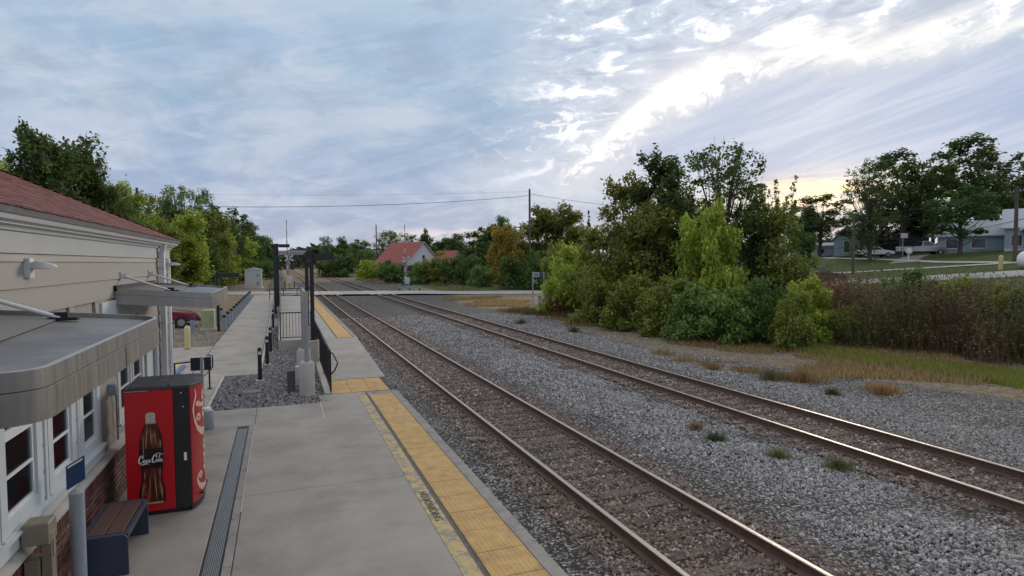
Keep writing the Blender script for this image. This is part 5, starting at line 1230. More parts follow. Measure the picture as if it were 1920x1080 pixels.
strip('gravel_lot', [(46.5, 47), (51.5, 37), (54.5, 30), (60, 18)], 4.5, 'road', .04)

# ------------------------------------------------------------------ overpass far down the line
t = thing('road_overpass', 'long concrete road overpass crossing the tracks in the far distance', 'bridge', (12, 400, 0))
part('deck', MB().box(-34, 398, 8.3, 74, 408, 9.6), 'bridge', t); part('parapet', MB().box(-34, 397.6, 9.6, 74, 397.95, 10.9).box(-34, 408.05, 9.6, 74, 408.4, 10.9), 'bridge', t)
for x in (-8, 4, 24, 37): part('pier', MB().box(x-.6, 399, -1, x+.6, 407, 8.3), 'bridge', t)
part('abutment', MB().prism([(-34, -1), (-11, -1), (-20, 8.3), (-34, 8.3)], 'y', 398.5, 407.5).prism([(74, -1), (44, -1), (52, 8.3), (74, 8.3)], 'y', 398.5, 407.5), 'bridge_dark', t)

# ------------------------------------------------------------------ utility poles and wires
def upole(x, y, z0, z1, label, arm=None, r=.14, extra=None):
    t = thing('utility_pole', label, 'utility pole', (x, y, z0), group='wooden utility poles')
    part('pole', MB().cyl((x, y, z0-.3), (x, y, z1), r, r*.7, n=10), 'pole_wood', t, smooth=True)
    if arm:
        a = arm; ca = part('crossarm', MB().box(x-1.1*a[0]-.05*a[1], y-1.1*a[1]-.05*a[0], z1-.55, x+1.1*a[0]+.05*a[1], y+1.1*a[1]+.05*a[0], z1-.43) if min(a) >= 0 else MB().cyl((x-1.1*a[0], y-1.1*a[1], z1-.5), (x+1.1*a[0], y+1.1*a[1], z1-.5), .06, n=6), 'pole_wood', t)
        for s in (-1, -.5, .5, 1): part('insulator', MB().cyl((x+s*a[0], y+s*a[1], z1-.45), (x+s*a[0], y+s*a[1], z1-.28), .05, n=6), 'galv', ca)
    return t
upole(33.5, 81.5, -.4, 13.7, 'lone tall utility pole between the yellow autumn tree and the thicket', None, .19)
upole(-13.1, 70.0, -.2, 10.9, 'dark pole sticking out of the left trees above the roof end', None, .17)
upole(23.6, 163, -.4, 13.2, 'thin distant pole above the far centre thicket', None, .2)
upole(37.5, 92.0, -.4, 7.0, 'short pale pole with lamp left of the lone tall pole, in the shrubs', None, .10)
upole(55.7, 47.2, 1.75, 8.1, 'bare utility pole standing in the lawn left of the street trees', None, .15)
upole(63.9, 36.9, 3.0, 10.0, 'utility pole with crossarm at the right edge in front of the gabled house', (-.5, -.86), .19)
upole(29.0, 56.2, -.4, 7.1, 'small pole with pale top half hidden behind the left end of the thicket', None, .12)
def wire(a, b, sag, label, r=.012):
    a, b = Vector(a), Vector(b); pts = [a.lerp(b, k/24)+Vector((0, 0, -sag*4*(k/24)*(1-k/24))) for k in range(25)]; mid = pts[0]
    t = part('overhead_wire', MB().tube(pts, r, 4), 'wire'); tag(t, label, 'wire', 'overhead wires')
wire((33.5, 81.5, 12.75), (-30, 70.0, 9.6), 1.3, 'thick overhead wire running left from the lone tall pole across the tracks', .035)
wire((33.5, 81.5, 13.35), (-40, 92.0, 12.7), .8, 'thin upper overhead wire running left from the lone tall pole', .012)
wire((33.5, 81.5, 13.0), (52, 60, 8.6), .4, 'overhead wire dropping from the lone tall pole into the thicket', .03)
P6, P19 = (55.7, 47.2), (63.9, 36.9)
for k, (za, zb, sg, lb) in enumerate(((7.95, 9.9, .5, 'topmost wire between the two right-hand poles'), (7.6, 9.55, .5, 'second wire between the two right-hand poles'), (7.2, 8.9, .5, 'third wire between the two right-hand poles'), (5.6, 7.0, .7, 'sagging pale cable between the two right-hand poles'), (4.6, 7.1, .25, 'lowest pale cable between the two right-hand poles'))):
    wire((P6[0]+.1*k, P6[1], za), (P19[0], P19[1]-.4*(k-1), zb), sg, lb, .02)
for k, (za, zb, lb) in enumerate(((7.0, 7.3, 'upper wire leaving the bare pole to the left'), (5.5, 5.4, 'middle wire leaving the bare pole to the left'), (4.6, 4.8, 'lower wire leaving the bare pole to the left'))): wire((P6[0], P6[1], za), (48, 62, zb), .2, lb, .02)
for k, (za, zb, lb) in enumerate(((9.9, 10.6, 'top wire leaving the crossarm pole to the right'), (8.9, 9.6, 'lower wire leaving the crossarm pole to the right'))): wire((P19[0], P19[1], za), (74, 20, zb), .4, lb, .02)

# ================================================================== TREES
def leafcloud(centers, radii, counts, leaf, squash=.85, sub=14, seed=0, asp=.55, droop=.25):
    r = np.random.default_rng(seed); C_, T_ = [], []
    for c, rad, n in zip(centers, radii, counts):
        sc_ = r.normal(0, 1, (sub, 3)); sc_ /= np.linalg.norm(sc_, axis=1)[:, None]; sc_ *= rad*r.uniform(.35, 1.0, (sub, 1))**.6; sc_[:, 2] *= squash
        tint = r.uniform(.72, 1.28, sub); w_ = r.integers(0, sub, n)
        off = r.normal(0, 1, (n, 3))*rad*.24
        C_.append(np.asarray(c)+sc_[w_]+off); T_.append(tint[w_]*r.uniform(.75, 1.25, n))
    C_ = np.concatenate(C_); T_ = np.concatenate(T_); n = len(C_)
    nrm = r.normal(0, 1, (n, 3)); nrm[:, 2] = np.abs(nrm[:, 2])+.5; nrm /= np.linalg.norm(nrm, axis=1)[:, None]
    a = np.cross(nrm, r.normal(0, 1, (n, 3))); a[:, 2] -= droop; a -= nrm*(a*nrm).sum(1)[:, None]; a /= np.linalg.norm(a, axis=1)[:, None]; b = np.cross(nrm, a)
    s = leaf*r.uniform(.6, 1.35, (n, 1))
    v = np.stack([C_-a*s*.5, C_+b*s*asp*.5+nrm*s*.06, C_+a*s*.5, C_-b*s*asp*.5+nrm*s*.06], 1).reshape(-1, 3)
    f = np.arange(4*n).reshape(n, 4)
    hue = r.normal(0, .06, n); tint = np.stack([T_*(1+hue*1.6), T_, T_*(1-hue)], 1)
    return v, f, np.repeat(tint, 4, 0)
def tree_variant(kind, seed):
    r = np.random.default_rng(seed); cs, rs, ns = [], [], []; leaf = .26; sticks = []; H, W = 10.0, 6.0
    if kind in ('oval', 'maple', 'irregular', 'street'):
        nC = {'oval': 44, 'maple': 56, 'irregular': 54, 'street': 52}[kind]; tot = {'oval': 11000, 'maple': 14000, 'irregular': 14000, 'street': 9500}[kind]; leaf = .29
        lobes = [(r.uniform(-.32, .32), r.uniform(-.32, .32), r.uniform(.55, .98)) for _ in range(6)]; lobes[0] = (r.uniform(-.12, .12), 0, 1.0)
        tries = 0
        while len(cs) < nC and tries < 6000:
            tries += 1
            u = r.uniform(-1, 1, 3)
            if np.linalg.norm(u) > 1: continue
            if kind == 'irregular':
                z = r.uniform(.08, .97); x, y = r.uniform(-.5, .5, 2)*W; ok = False
                for (lx, ly, lh) in lobes:
                    if z < lh-.04 and math.hypot(x/W-lx, y/W-ly) < .26*(1-((z/lh-.45)/.62)**2)**.5 if abs((z/lh-.45)/.62) < 1 else False: ok = True
                if not ok: continue
                c = (x*.88, y*.88, z*H*.94)
            else:
                zc, rz_ = (.54, .40) if kind == 'oval' else ((.62, .36) if kind == 'street' else (.55, .39))
                if np.linalg.norm(u) < .35 and r.uniform() < .7: continue
                c = (u[0]*W*.41, u[1]*W*.41, (zc+u[2]*rz_)*H)
                if kind == 'maple' and r.uniform() < .15: continue
            cs.append(c); rs.append((r.uniform(.09, .15) if kind != 'street' else r.uniform(.055, .12))*W)
        ns = [int(tot/nC*(q/(.12*W))**1.5) for q in rs]
    elif kind == 'sparse':
        for k in range(110):
            a = r.uniform(0, 6.28); z = r.uniform(.35, .98); rr = W*.5*r.uniform(.2, 1)*(1-((z-.62)/.5)**2)**.5
            cs.append((rr*math.cos(a), rr*math.sin(a), z*H)); rs.append(r.uniform(.04, .10)*W); ns.append(int(r.uniform(30, 85)))
        for k in range(12):
            a = r.uniform(0, 6.28); rr = r.uniform(0, .3)*W; cs.append((rr*math.cos(a), rr*math.sin(a), r.uniform(.1, .45)*H)); rs.append(.14*W); ns.append(200)
        leaf = .22
    elif kind == 'spiky':
        for k in range(9):
            a = r.uniform(0, 6.28); rr = r.uniform(0, .42)*W; top = r.uniform(.72, 1.0)*H; lean = r.uniform(.02, .2)*W; b = (rr*math.cos(a)*.7, rr*math.sin(a)*.7)
            for j in range(12):
                t_ = j/11; z = H*.58+(top-H*.58)*t_; cs.append((b[0]+math.cos(a)*lean*t_+.0, b[1]+math.sin(a)*lean*t_, z)); rs.append(.055*W*(1.4-t_)); ns.append(16)
            sticks.append(((b[0], b[1], H*.2), (b[0]+math.cos(a)*lean, b[1]+math.sin(a)*lean, top*.99)))
        for k in range(46):
            a = r.uniform(0, 6.28); zz = r.uniform(.08, .78); rr = r.uniform(.2, .44)*W*(1-max(0, zz-.45)*1.6); cs.append((rr*math.cos(a), rr*math.sin(a), zz*H)); rs.append(r.uniform(.09, .13)*W); ns.append(190)
    elif kind == 'conifer':
        W = 3.0
        for k in range(60):
            z = r.uniform(.08, .99); a = r.uniform(0, 6.28); rr = W*.5*(1-z)*.9; cs.append((rr*math.cos(a), rr*math.sin(a), z*H)); rs.append(.10*W*(1.15-z)+.05); ns.append(70)
        leaf = .2
    else:
        H = {'shrub': 3.0, 'bigshrub': 4.0, 'lowshrub': 2.0}[kind]; W = {'shrub': 4.0, 'bigshrub': 4.5, 'lowshrub': 4.0}[kind]; nC = 44
        while len(cs) < nC:
            u = r.uniform(-1, 1, 3); u[2] = abs(u[2])
            if (np.abs(u)**3.0).sum() > 1 or np.linalg.norm(u) < .3: continue
            cs.append((u[0]*W*.42, u[1]*W*.42, max(.08*H, u[2]*H*.88*r.uniform(.85, 1.05)))); rs.append(r.uniform(.09, .15)*W); ns.append({'shrub': 130, 'bigshrub': 210, 'lowshrub': 120}[kind])
        leaf = {'shrub': .22, 'bigshrub': .23, 'lowshrub': .16}[kind]
    v, f, tn = leafcloud(cs, rs, ns, leaf, seed=seed+1)
    if kind not in ('conifer',):
        v[:, 2] *= H/np.percentile(v[:, 2], 99.6); k_ = W/2/np.percentile(np.hypot(v[:, 0], v[:, 1]), 97); v[:, :2] *= k_
    v[:, 2] = np.maximum(v[:, 2], .03)
    crown = npmesh('crown_'+kind, v, f, 'leaves', tn)
    mb = MB(); hb = H*.62; rt_ = {'shrub': .05, 'bigshrub': .07, 'lowshrub': .03, 'conifer': .12}.get(kind, .19)
    bend = [(0, 0, -.4)]+[(r.uniform(-.02, .02)*W*k/4, r.uniform(-.02, .02)*W*k/4, hb*k/4) for k in range(1, 5)]
    mb.tube(bend, [rt_*(1.15-.18*k) for k in range(5)], 8)
    idx = r.permutation(len(cs))[:22 if kind not in ('sparse',) else 40]
    for q in idx:
        c = cs[q]; z0 = min(hb, max(H*.06, c[2]*.62-.1*H*r.uniform(0, 1))); t_ = z0/hb*4; k = min(3, int(t_)); p0 = Vector(bend[k+1 if z0 > 0 else 0]).lerp(Vector(bend[min(4, k+1)]), 0); p0 = Vector((bend[k+1][0], bend[k+1][1], z0))
        m_ = p0.lerp(Vector(c), .55)+Vector((0, 0, -.04*H)); mb.tube([p0, m_, Vector(c)], [rt_*.38, rt_*.22, rt_*.07], 5)
        if kind == 'sparse':
            for s in range(2): mb.tube([m_, Vector(c)+Vector(r.normal(0, .06*W, 3))+Vector((0, 0, .05*H))], [rt_*.14, rt_*.04], 4)
    for a, b in sticks: mb.tube([a, b], [.05, .015], 4)
    trunk = mb.mesh('trunk_'+kind, 'bark')
    return trunk, crown, H, W
VAR = {}
for kind, n in (('oval', 3), ('maple', 2), ('street', 4), ('irregular', 4), ('sparse', 2), ('spiky', 1), ('conifer', 1), ('shrub', 3), ('bigshrub', 4), ('lowshrub', 1)):
    VAR[kind] = [tree_variant(kind, 100+hash_ if False else 17*len(kind)+i*31+len(VAR)) for i, hash_ in enumerate(range(n))]
TREES = [
    (-17.3, 49.0, -0.15, 10.3, 5.7, 'oval', (0.095, 0.11, 0.025), 'olive crown just above the roof at the left edge'),
    (-17.7, 57.3, -0.15, 13.7, 5.4, 'maple', (0.042, 0.06, 0.018), 'tallest dark green tree behind the red roof, far left'),
    (-16.0, 59.9, -0.15, 13.7, 6.3, 'maple', (0.042, 0.06, 0.018), 'tall dark tree rising behind the middle of the red roof'),
    (-14.4, 62.4, -0.15, 12.5, 4.8, 'oval', (0.042, 0.06, 0.018), 'dark round-topped tree where the red roof slopes down'),
    (-14.2, 70.6, -0.15, 11.3, 5.5, 'irregular', (0.13, 0.16, 0.025), 'yellow-green tree right of the dark trees behind the roof'),
    (-12.7, 77.0, -0.15, 10.7, 5.8, 'irregular', (0.095, 0.11, 0.025), 'olive tree around the dark pole above the roof end'),
    (-11.9, 91.2, -0.15, 13.5, 6.2, 'sparse', (0.075, 0.11, 0.03), 'thin-crowned pale green tree with bare twigs on top'),
    (-10.0, 95.5, -0.15, 13.6, 3.8, 'sparse', (0.045, 0.075, 0.02), 'slim open tree with bare grey branches, right of the pale green one'),
    (-11.2, 81.2, -0.15, 9.4, 7.6, 'irregular', (0.13, 0.16, 0.025), 'yellow-green bushy tree just above the end of the eave'),
    (-9.8, 87.5, -0.15, 8.2, 8.2, 'irregular', (0.045, 0.075, 0.02), 'mid green tree filling the gap right of the eave corner'),
    (-8.2, 105.7, -0.15, 12.0, 7.8, 'oval', (0.042, 0.06, 0.018), 'dark green tree at the crest of the left tree row'),
    (-8.1, 99.7, -0.15, 7.7, 7.8, 'irregular', (0.13, 0.16, 0.025), 'yellow-green tree low in the left row behind the parking area'),
    (-6.7, 127.8, -0.15, 12.5, 7.8, 'oval', (0.042, 0.06, 0.018), 'dark tree sloping down toward the tracks in the left row'),
    (-5.1, 147.9, -0.15, 11.6, 7.8, 'oval', (0.045, 0.075, 0.02), 'green tree near the right end of the left row'),
    (-3.3, 172.0, -0.15, 9.8, 6.7, 'irregular', (0.045, 0.075, 0.02), 'last small tree of the left row before the overpass'),
    (-12.6, 68.9, -0.15, 9.2, 5.2, 'oval', (0.075, 0.11, 0.03), 'pale green tree just left of the dark pole above the roof'),
    (-13.3, 89.0, -0.15, 11.3, 6.0, 'oval', (0.045, 0.075, 0.02), 'green tree between the dark pole and the bare-twigged tree'),
    (-9.2, 93.6, -0.15, 10.4, 6.5, 'irregular', (0.095, 0.11, 0.025), 'olive tree below the slim open tree in the left row'),
    (-7.5, 117.8, -0.15, 9.9, 8.2, 'oval', (0.13, 0.16, 0.025), 'yellowish tree at the middle of the left row behind the crest tree'),
    (-10.9, 83.3, -0.15, 5.1, 6.4, 'shrub', (0.045, 0.075, 0.02), 'low green shrub right of the wall corner'),
    (-10.1, 109.5, -0.15, 4.9, 7.6, 'shrub', (0.042, 0.06, 0.018), 'dark shrub under the left tree row behind the parked junk'),
    (-6.9, 121.8, -0.15, 4.4, 7.5, 'shrub', (0.045, 0.075, 0.02), 'green shrub left of the silver equipment cabinet'),
    (-3.5, 140.0, -0.15, 4.1, 6.2, 'shrub', (0.042, 0.06, 0.018), 'dark shrub just right of the silver cabinet'),
    (14.1, 209.5, -0.4, 12.2, 5.0, 'sparse', (0.045, 0.075, 0.02), 'small open treetop left of the far centre thicket'),
    (12.9, 229.6, -0.4, 9.6, 10.5, 'oval', (0.042, 0.06, 0.018), 'distant dark tree by the right end of the overpass'),
    (16.1, 179.3, -0.38, 10.6, 10.0, 'irregular', (0.045, 0.075, 0.02), 'rounded green tree in the far centre thicket'),
    (20.3, 173.8, -0.38, 9.9, 8.1, 'oval', (0.075, 0.11, 0.03), 'grey-green tree at the right end of the far centre thicket'),
    (20.8, 158.6, -0.38, 6.7, 6.6, 'shrub', (0.045, 0.075, 0.02), 'green bush left of the red-roofed house'),
    (13.5, 164.5, -0.4, 5.8, 10.6, 'shrub', (0.042, 0.06, 0.018), 'dark bush along the tracks below the far centre trees'),
    (18.7, 133.7, -0.38, 4.2, 7.6, 'shrub', (0.13, 0.16, 0.025), 'yellow-green bush by the corner of the red-roofed house'),
    (27.4, 172.8, -0.38, 12.5, 7.2, 'sparse', (0.075, 0.11, 0.03), 'pale feathery tree behind the left end of the red roof'),
    (31.2, 175.2, -0.38, 12.2, 6.7, 'sparse', (0.075, 0.11, 0.03), 'second feathery tree behind the red-roofed house'),
    (33.4, 168.7, -0.38, 11.3, 5.5, 'sparse', (0.045, 0.075, 0.02), 'narrow tree behind the mast in front of the red roof'),
    (38.4, 170.7, -0.38, 12.9, 4.6, 'oval', (0.042, 0.06, 0.018), 'dark lollipop tree above the peak of the red-roofed house'),
    (42.0, 162.7, -0.38, 10.0, 9.6, 'irregular', (0.042, 0.06, 0.018), 'dark green tree right of the red-roofed house'),
    (42.1, 144.0, -0.38, 10.3, 10.0, 'oval', (0.045, 0.075, 0.02), 'green tree left of the yellow autumn tree, farther back'),
    (40.0, 123.7, -0.38, 10.8, 8.7, 'oval', (0.042, 0.06, 0.018), 'dark green tree at the back beside the yellow autumn tree'),
    (18.9, 116.5, -0.38, 4.1, 4.0, 'bigshrub', (0.045, 0.075, 0.02), 'green bush hiding the left corner of the red-roofed house'),
    (24.1, 105.3, -0.38, 4.2, 4.1, 'bigshrub', (0.095, 0.11, 0.025), 'olive bush between the two red roofs'),
    (19.9, 110.2, -0.38, 3.5, 6.3, 'shrub', (0.045, 0.075, 0.02), 'green bush in front of the white wall below the red roof'),
    (21.9, 103.7, -0.38, 3.7, 4.4, 'shrub', (0.075, 0.11, 0.03), 'bright green bush right of the right-hand crossing gate'),
    (24.9, 101.0, -0.38, 5.5, 5.9, 'irregular', (0.095, 0.11, 0.025), 'yellow-brown bush covering the smaller red roof'),
    (26.2, 96.5, -0.38, 4.5, 5.3, 'shrub', (0.042, 0.06, 0.018), 'dark green bush right of the crossing gate'),
    (28.2, 93.9, -0.38, 4.8, 5.6, 'shrub', (0.045, 0.075, 0.02), 'rounded green bush behind the grass right of the gate'),
    (28.3, 87.5, -0.38, 3.2, 4.4, 'shrub', (0.075, 0.11, 0.03), 'small pale bush at the left of the green lawn'),
    (35.4, 98.9, -0.38, 11.2, 8.0, 'oval', (0.045, 0.075, 0.02), 'green tree left of the lone utility pole'),
    (31.4, 84.3, -0.38, 8.8, 6.0, 'irregular', (0.16, 0.125, 0.028), 'yellow-orange autumn tree left of the lone utility pole'),
    (37.8, 88.3, -0.38, 11.9, 8.3, 'maple', (0.088, 0.092, 0.022), 'brownish round tree right behind the lone utility pole'),
    (39.7, 84.1, -0.37, 11.9, 7.1, 'maple', (0.088, 0.092, 0.022), 'brown-green tree between the utility pole and the big thicket'),
    (40.7, 80.3, -0.33, 8.7, 5.1, 'irregular', (0.095, 0.11, 0.025), 'olive tree at the back left of the big thicket'),
    (45.7, 86.7, -0.22, 11.7, 2.4, 'conifer', (0.042, 0.06, 0.018), 'dark spire of a conifer beside the big thicket'),
    (30.0, 78.5, -0.38, 4.5, 5.6, 'shrub', (0.042, 0.06, 0.018), 'dark shrub at the foot of the yellow-orange tree'),
    (32.6, 75.3, -0.38, 5.2, 5.5, 'shrub', (0.045, 0.075, 0.02), 'green shrub at the foot of the lone utility pole'),
    (32.8, 70.8, -0.38, 6.1, 4.5, 'shrub', (0.095, 0.11, 0.025), 'olive shrub behind the right post of the trackside name sign'),
    (19.4, 39.5, -0.38, 4.8, 4.2, 'bigshrub', (0.13, 0.16, 0.025), 'bright yellow-green bush at the left end of the thicket'),
    (19.9, 35.9, -0.38, 5.9, 4.7, 'irregular', (0.095, 0.11, 0.025), 'olive tree second from the left end of the thicket'),
    (20.0, 33.5, -0.38, 8.9, 4.8, 'irregular', (0.088, 0.092, 0.022), 'brown-olive tree at the left shoulder of the thicket'),
    (21.9, 33.5, -0.38, 10.3, 5.2, 'maple', (0.042, 0.06, 0.018), 'tall dark green tree crowning the left half of the thicket'),
    (20.3, 29.7, -0.38, 6.9, 4.7, 'irregular', (0.088, 0.092, 0.022), 'brown-leaved tree in the middle of the thicket'),
    (23.8, 32.1, -0.38, 7.8, 3.7, 'oval', (0.042, 0.06, 0.018), 'dark green tree between the two tall crowns of the thicket'),
    (24.3, 29.2, -0.38, 10.2, 5.2, 'sparse', (0.042, 0.06, 0.018), 'tall open-crowned tree with sky showing through in the thicket'),
    (20.7, 25.7, -0.38, 6.5, 3.9, 'bigshrub', (0.13, 0.16, 0.025), 'bright yellow-green tree at the front of the thicket'),
    (24.2, 26.7, -0.38, 7.1, 3.5, 'irregular', (0.042, 0.06, 0.018), 'dark tree right of the bright yellow-green one in the thicket'),
    (25.0, 25.9, -0.37, 7.7, 3.8, 'spiky', (0.095, 0.11, 0.025), 'tree with long upright shoots at the right of the thicket'),
    (27.2, 26.5, -0.32, 5.5, 2.3, 'irregular', (0.045, 0.075, 0.02), 'green tree at the right end of the thicket'),
    (19.4, 39.5, -0.38, 1.6, 3.8, 'lowshrub', (0.1, 0.045, 0.03), 'reddish-brown low bush beside the trackside name sign'),
    (17.8, 32.4, -0.38, 3.4, 3.5, 'bigshrub', (0.095, 0.11, 0.025), 'olive shrub low in the left part of the thicket'),
    (17.9, 28.9, -0.38, 3.0, 3.5, 'bigshrub', (0.095, 0.11, 0.025), 'olive leafy shrub at the foot of the brown-olive tree'),
    (18.2, 26.3, -0.38, 2.9, 3.3, 'bigshrub', (0.095, 0.11, 0.025), 'olive-green shrub at the front foot of the thicket centre'),
    (18.1, 23.9, -0.38, 2.6, 2.8, 'bigshrub', (0.075, 0.11, 0.03), 'pale leafy shrub left below the bright yellow-green tree'),
    (18.8, 22.1, -0.38, 2.5, 2.9, 'bigshrub', (0.075, 0.11, 0.03), 'pale green shrub right below the bright yellow-green tree'),
    (20.2, 21.5, -0.38, 2.9, 2.6, 'bigshrub', (0.045, 0.075, 0.02), 'green shrub at the right front of the thicket'),
    (19.9, 19.7, -0.38, 2.5, 1.9, 'bigshrub', (0.095, 0.11, 0.025), 'olive shrub at the right front corner of the thicket'),
    (22.6, 21.3, -0.38, 2.9, 2.5, 'bigshrub', (0.13, 0.16, 0.025), 'yellow-green bush just right of the thicket in front of the dark car'),
    (27.4, 20.1, -0.27, 3.1, 2.9, 'bigshrub', (0.045, 0.075, 0.02), 'rounded leafy green bush standing in the brown brush'),
    (26.9, 15.3, -0.27, 2.4, 1.4, 'bigshrub', (0.045, 0.075, 0.02), 'green bush at the right edge of the brown brush'),
    (23.5, 20.2, -0.38, 1.7, 1.8, 'lowshrub', (0.088, 0.092, 0.022), 'low brown-green bush at the left of the brown brush'),
    (27.6, 23.1, -0.29, 2.5, 2.4, 'bigshrub', (0.075, 0.11, 0.03), 'pale green bush half sunk in the brown brush, left of the round one'),
    (28.4, 18.6, -0.2, 2.7, 2.4, 'bigshrub', (0.095, 0.11, 0.025), 'olive bush half sunk in the brown brush, right of the round one'),
    (26.6, 16.0, -0.29, 2.6, 1.6, 'bigshrub', (0.088, 0.092, 0.022), 'brown-green bush half sunk in the brush near the right edge'),
    (82.3, 76.0, 3.76, 10.0, 9.1, 'street', (0.042, 0.06, 0.018), 'round dark maple above the small grey cottage'),
    (68.3, 55.5, 2.95, 12.6, 6.5, 'sparse', (0.042, 0.06, 0.018), 'open ragged tree left of the big street trees'),
    (78.3, 58.9, 3.85, 13.9, 9.1, 'street', (0.042, 0.06, 0.018), 'tall broad street tree behind the round sign'),
    (81.2, 56.7, 4.12, 13.0, 7.0, 'street', (0.042, 0.06, 0.018), 'tall street tree in the middle of the right-hand group'),
    (81.5, 64.6, 3.97, 7.2, 11.9, 'street', (0.042, 0.06, 0.018), 'low spreading tree over the cottage driveway'),
    (86.1, 61.9, 4.32, 9.0, 11.0, 'street', (0.045, 0.075, 0.02), 'full green tree behind the silver pickup'),
    (89.6, 56.6, 4.5, 15.5, 11.3, 'street', (0.042, 0.06, 0.018), 'tallest rounded tree above the gabled house'),
    (73.6, 48.2, 3.72, 7.8, 7.5, 'street', (0.045, 0.075, 0.02), 'green tree partly hiding the gabled house'),
    (104.9, 62.3, 4.52, 10.3, 8.2, 'oval', (0.045, 0.075, 0.02), 'tree behind the roof of the gabled house'),
    (97.3, 55.4, 4.52, 12.0, 4.9, 'oval', (0.042, 0.06, 0.018), 'dark tree at the right edge behind the gabled house'),
    (89.6, 87.1, 4.07, 8.3, 7.6, 'oval', (0.045, 0.075, 0.02), 'distant tree behind the right end of the thicket'),
    (50.2, 48.8, 1.09, 2.8, 4.2, 'shrub', (0.045, 0.075, 0.02), 'green shrub behind the right end of the thicket'),
]

cnt = {}
for (x, y, z, h, w_, kind, col, label) in TREES:
    i = cnt.get(kind, 0); cnt[kind] = i+1; trunk, crown, H, W = VAR[kind][i % len(VAR[kind])]
    sh = 'shrub' in kind
    grp = 'trees of the left row' if x < 0 else ('trackside thicket' if math.hypot(x, y) < 48 else ('background trees on the right' if x > 60 else 'distant trees beyond the road'))
    t = thing('shrub' if sh else 'tree', label, 'shrub' if sh else 'tree', (x, y, z), random.uniform(0, 6.28), grp, world=False)
    t.scale = (w_/W, w_/W, h/H)
    inst('trunk', trunk, t); c = inst('crown', crown, t); c.color = (*[q*(2.7 if 'shrub' in kind else 2.35) for q in col], 1)

# ------------------------------------------------------------------ brush, weeds and grass (nobody could count them)
def blades(name, pts, h, width, cols, lean=.35, seg=2, leaves=0, leafs=.06):
    r = np.random.default_rng(len(pts)); n = len(pts); a = r.uniform(0, 6.28, n); hh = h*r.uniform(.5, 1.25, n) if np.ndim(h) == 0 else h*r.uniform(.6, 1.2, n)
    d = np.stack([np.cos(a), np.sin(a), np.zeros(n)], 1); sd = np.stack([-np.sin(a), np.cos(a), np.zeros(n)], 1)*width*.5; l = (r.uniform(.05, 1, n)*lean*hh)[:, None]
    p0 = pts; p1 = pts+d*l*.35; p1 = p1+np.array([0, 0, 1])*hh[:, None]*.6; p2 = pts+d*l+np.array([0, 0, 1])*hh[:, None]
    v = np.stack([p0-sd, p0+sd, p1+sd*.8, p1-sd*.8, p2+sd*.15, p2-sd*.15], 1).reshape(-1, 3); o = np.arange(n)[:, None]*6
    f = np.concatenate([o+np.array([[0, 1, 2, 3]]), o+np.array([[3, 2, 4, 5]])]); col = np.repeat(cols, 6, 0)
    if leaves:
        k = r.integers(0, n, n*leaves); t_ = r.uniform(.25, 1.0, len(k))[:, None]; c = p0[k]*(1-t_)+p2[k]*t_+r.normal(0, .05, (len(k), 3))
        lv, lf, lt = leafcloud([(0, 0, 0)], [1], [len(k)], leafs, seed=4); off = lv.reshape(-1, 4, 3); off = off-off.mean(1, keepdims=True); lv = (off+c[:, None]).reshape(-1, 3)
        lc = np.repeat(cols[k]*r.uniform(.7, 1.4, (len(k), 1)), 4, 0); f = np.concatenate([f, lf+len(v)]); v = np.concatenate([v, lv]); col = np.concatenate([col, lc])
    o = inst(name, npmesh(name, v, f, 'leaves', col)); o['kind'] = 'stuff'; o.color = (1, 1, 1, 1); return o
def colmix(n, cs, ws, jit=.3):
    k = rng.choice(len(cs), n, p=ws); return np.array(cs)[k]*rng.uniform(1-jit, 1+jit, (n, 1))
# tall brown brush on the right
n = 38000; x = rng.uniform(21.2, 33, n); y = rng.uniform(4, 31, n); edge = 22.4+.8*np.sin(y*.5)+.5*np.sin(y*1.3)+rng.exponential(.35, n); k = (x > edge) & frust(x, y, np.full(n, .5), .08); x, y = x[k], y[k]; n = len(x)
keep_ = rng.uniform(0, 1, n) < .55+.6*lump(x, y, 1.1, 77); x, y = x[keep_], y[keep_]; edge = edge[k][keep_]; k = slice(None); n = len(x)
hh = 1.95+.55*lump(x, y, .6, 21)+.95*lump(x, y, 2.1, 22)+.3*sm((x-edge[k])/3); hh = hh*np.clip(.45+.6*sm((x-edge[k])/1.6), .4, 1)
hm = lump(x, y, .5, 33); rd = np.where((hm > .2)[:, None], np.array([[.21, .095, .07]]), np.where((hm < -.3)[:, None], np.array([[.12, .12, .045]]), np.array([[.16, .11, .07]])))*rng.uniform(.4, 1.5, (n, 1))
blades('brown_brush', np.stack([x, y, ground_z(x, y)], 1), hh, .018, rd, lean=.6, leaves=9, leafs=.10)
# green grass strip in front of the brush
n = 44000; x = rng.uniform(18.2, 23.2, n); y = rng.uniform(5, 21.5, n); c0 = 20.9+.5*np.sin(y*.6); k = (np.abs(x-c0) < 1.25+.45*lump(x, y, 1.5, 2)) & frust(x, y, np.full(n, -.3)); x, y = x[k], y[k]; n = len(x)
blades('green_grass_strip', np.stack([x, y, np.full(n, -.39)], 1), .20, .016, colmix(n, [(.26, .31, .05), (.34, .33, .08), (.17, .21, .05)], [.5, .25, .25]))
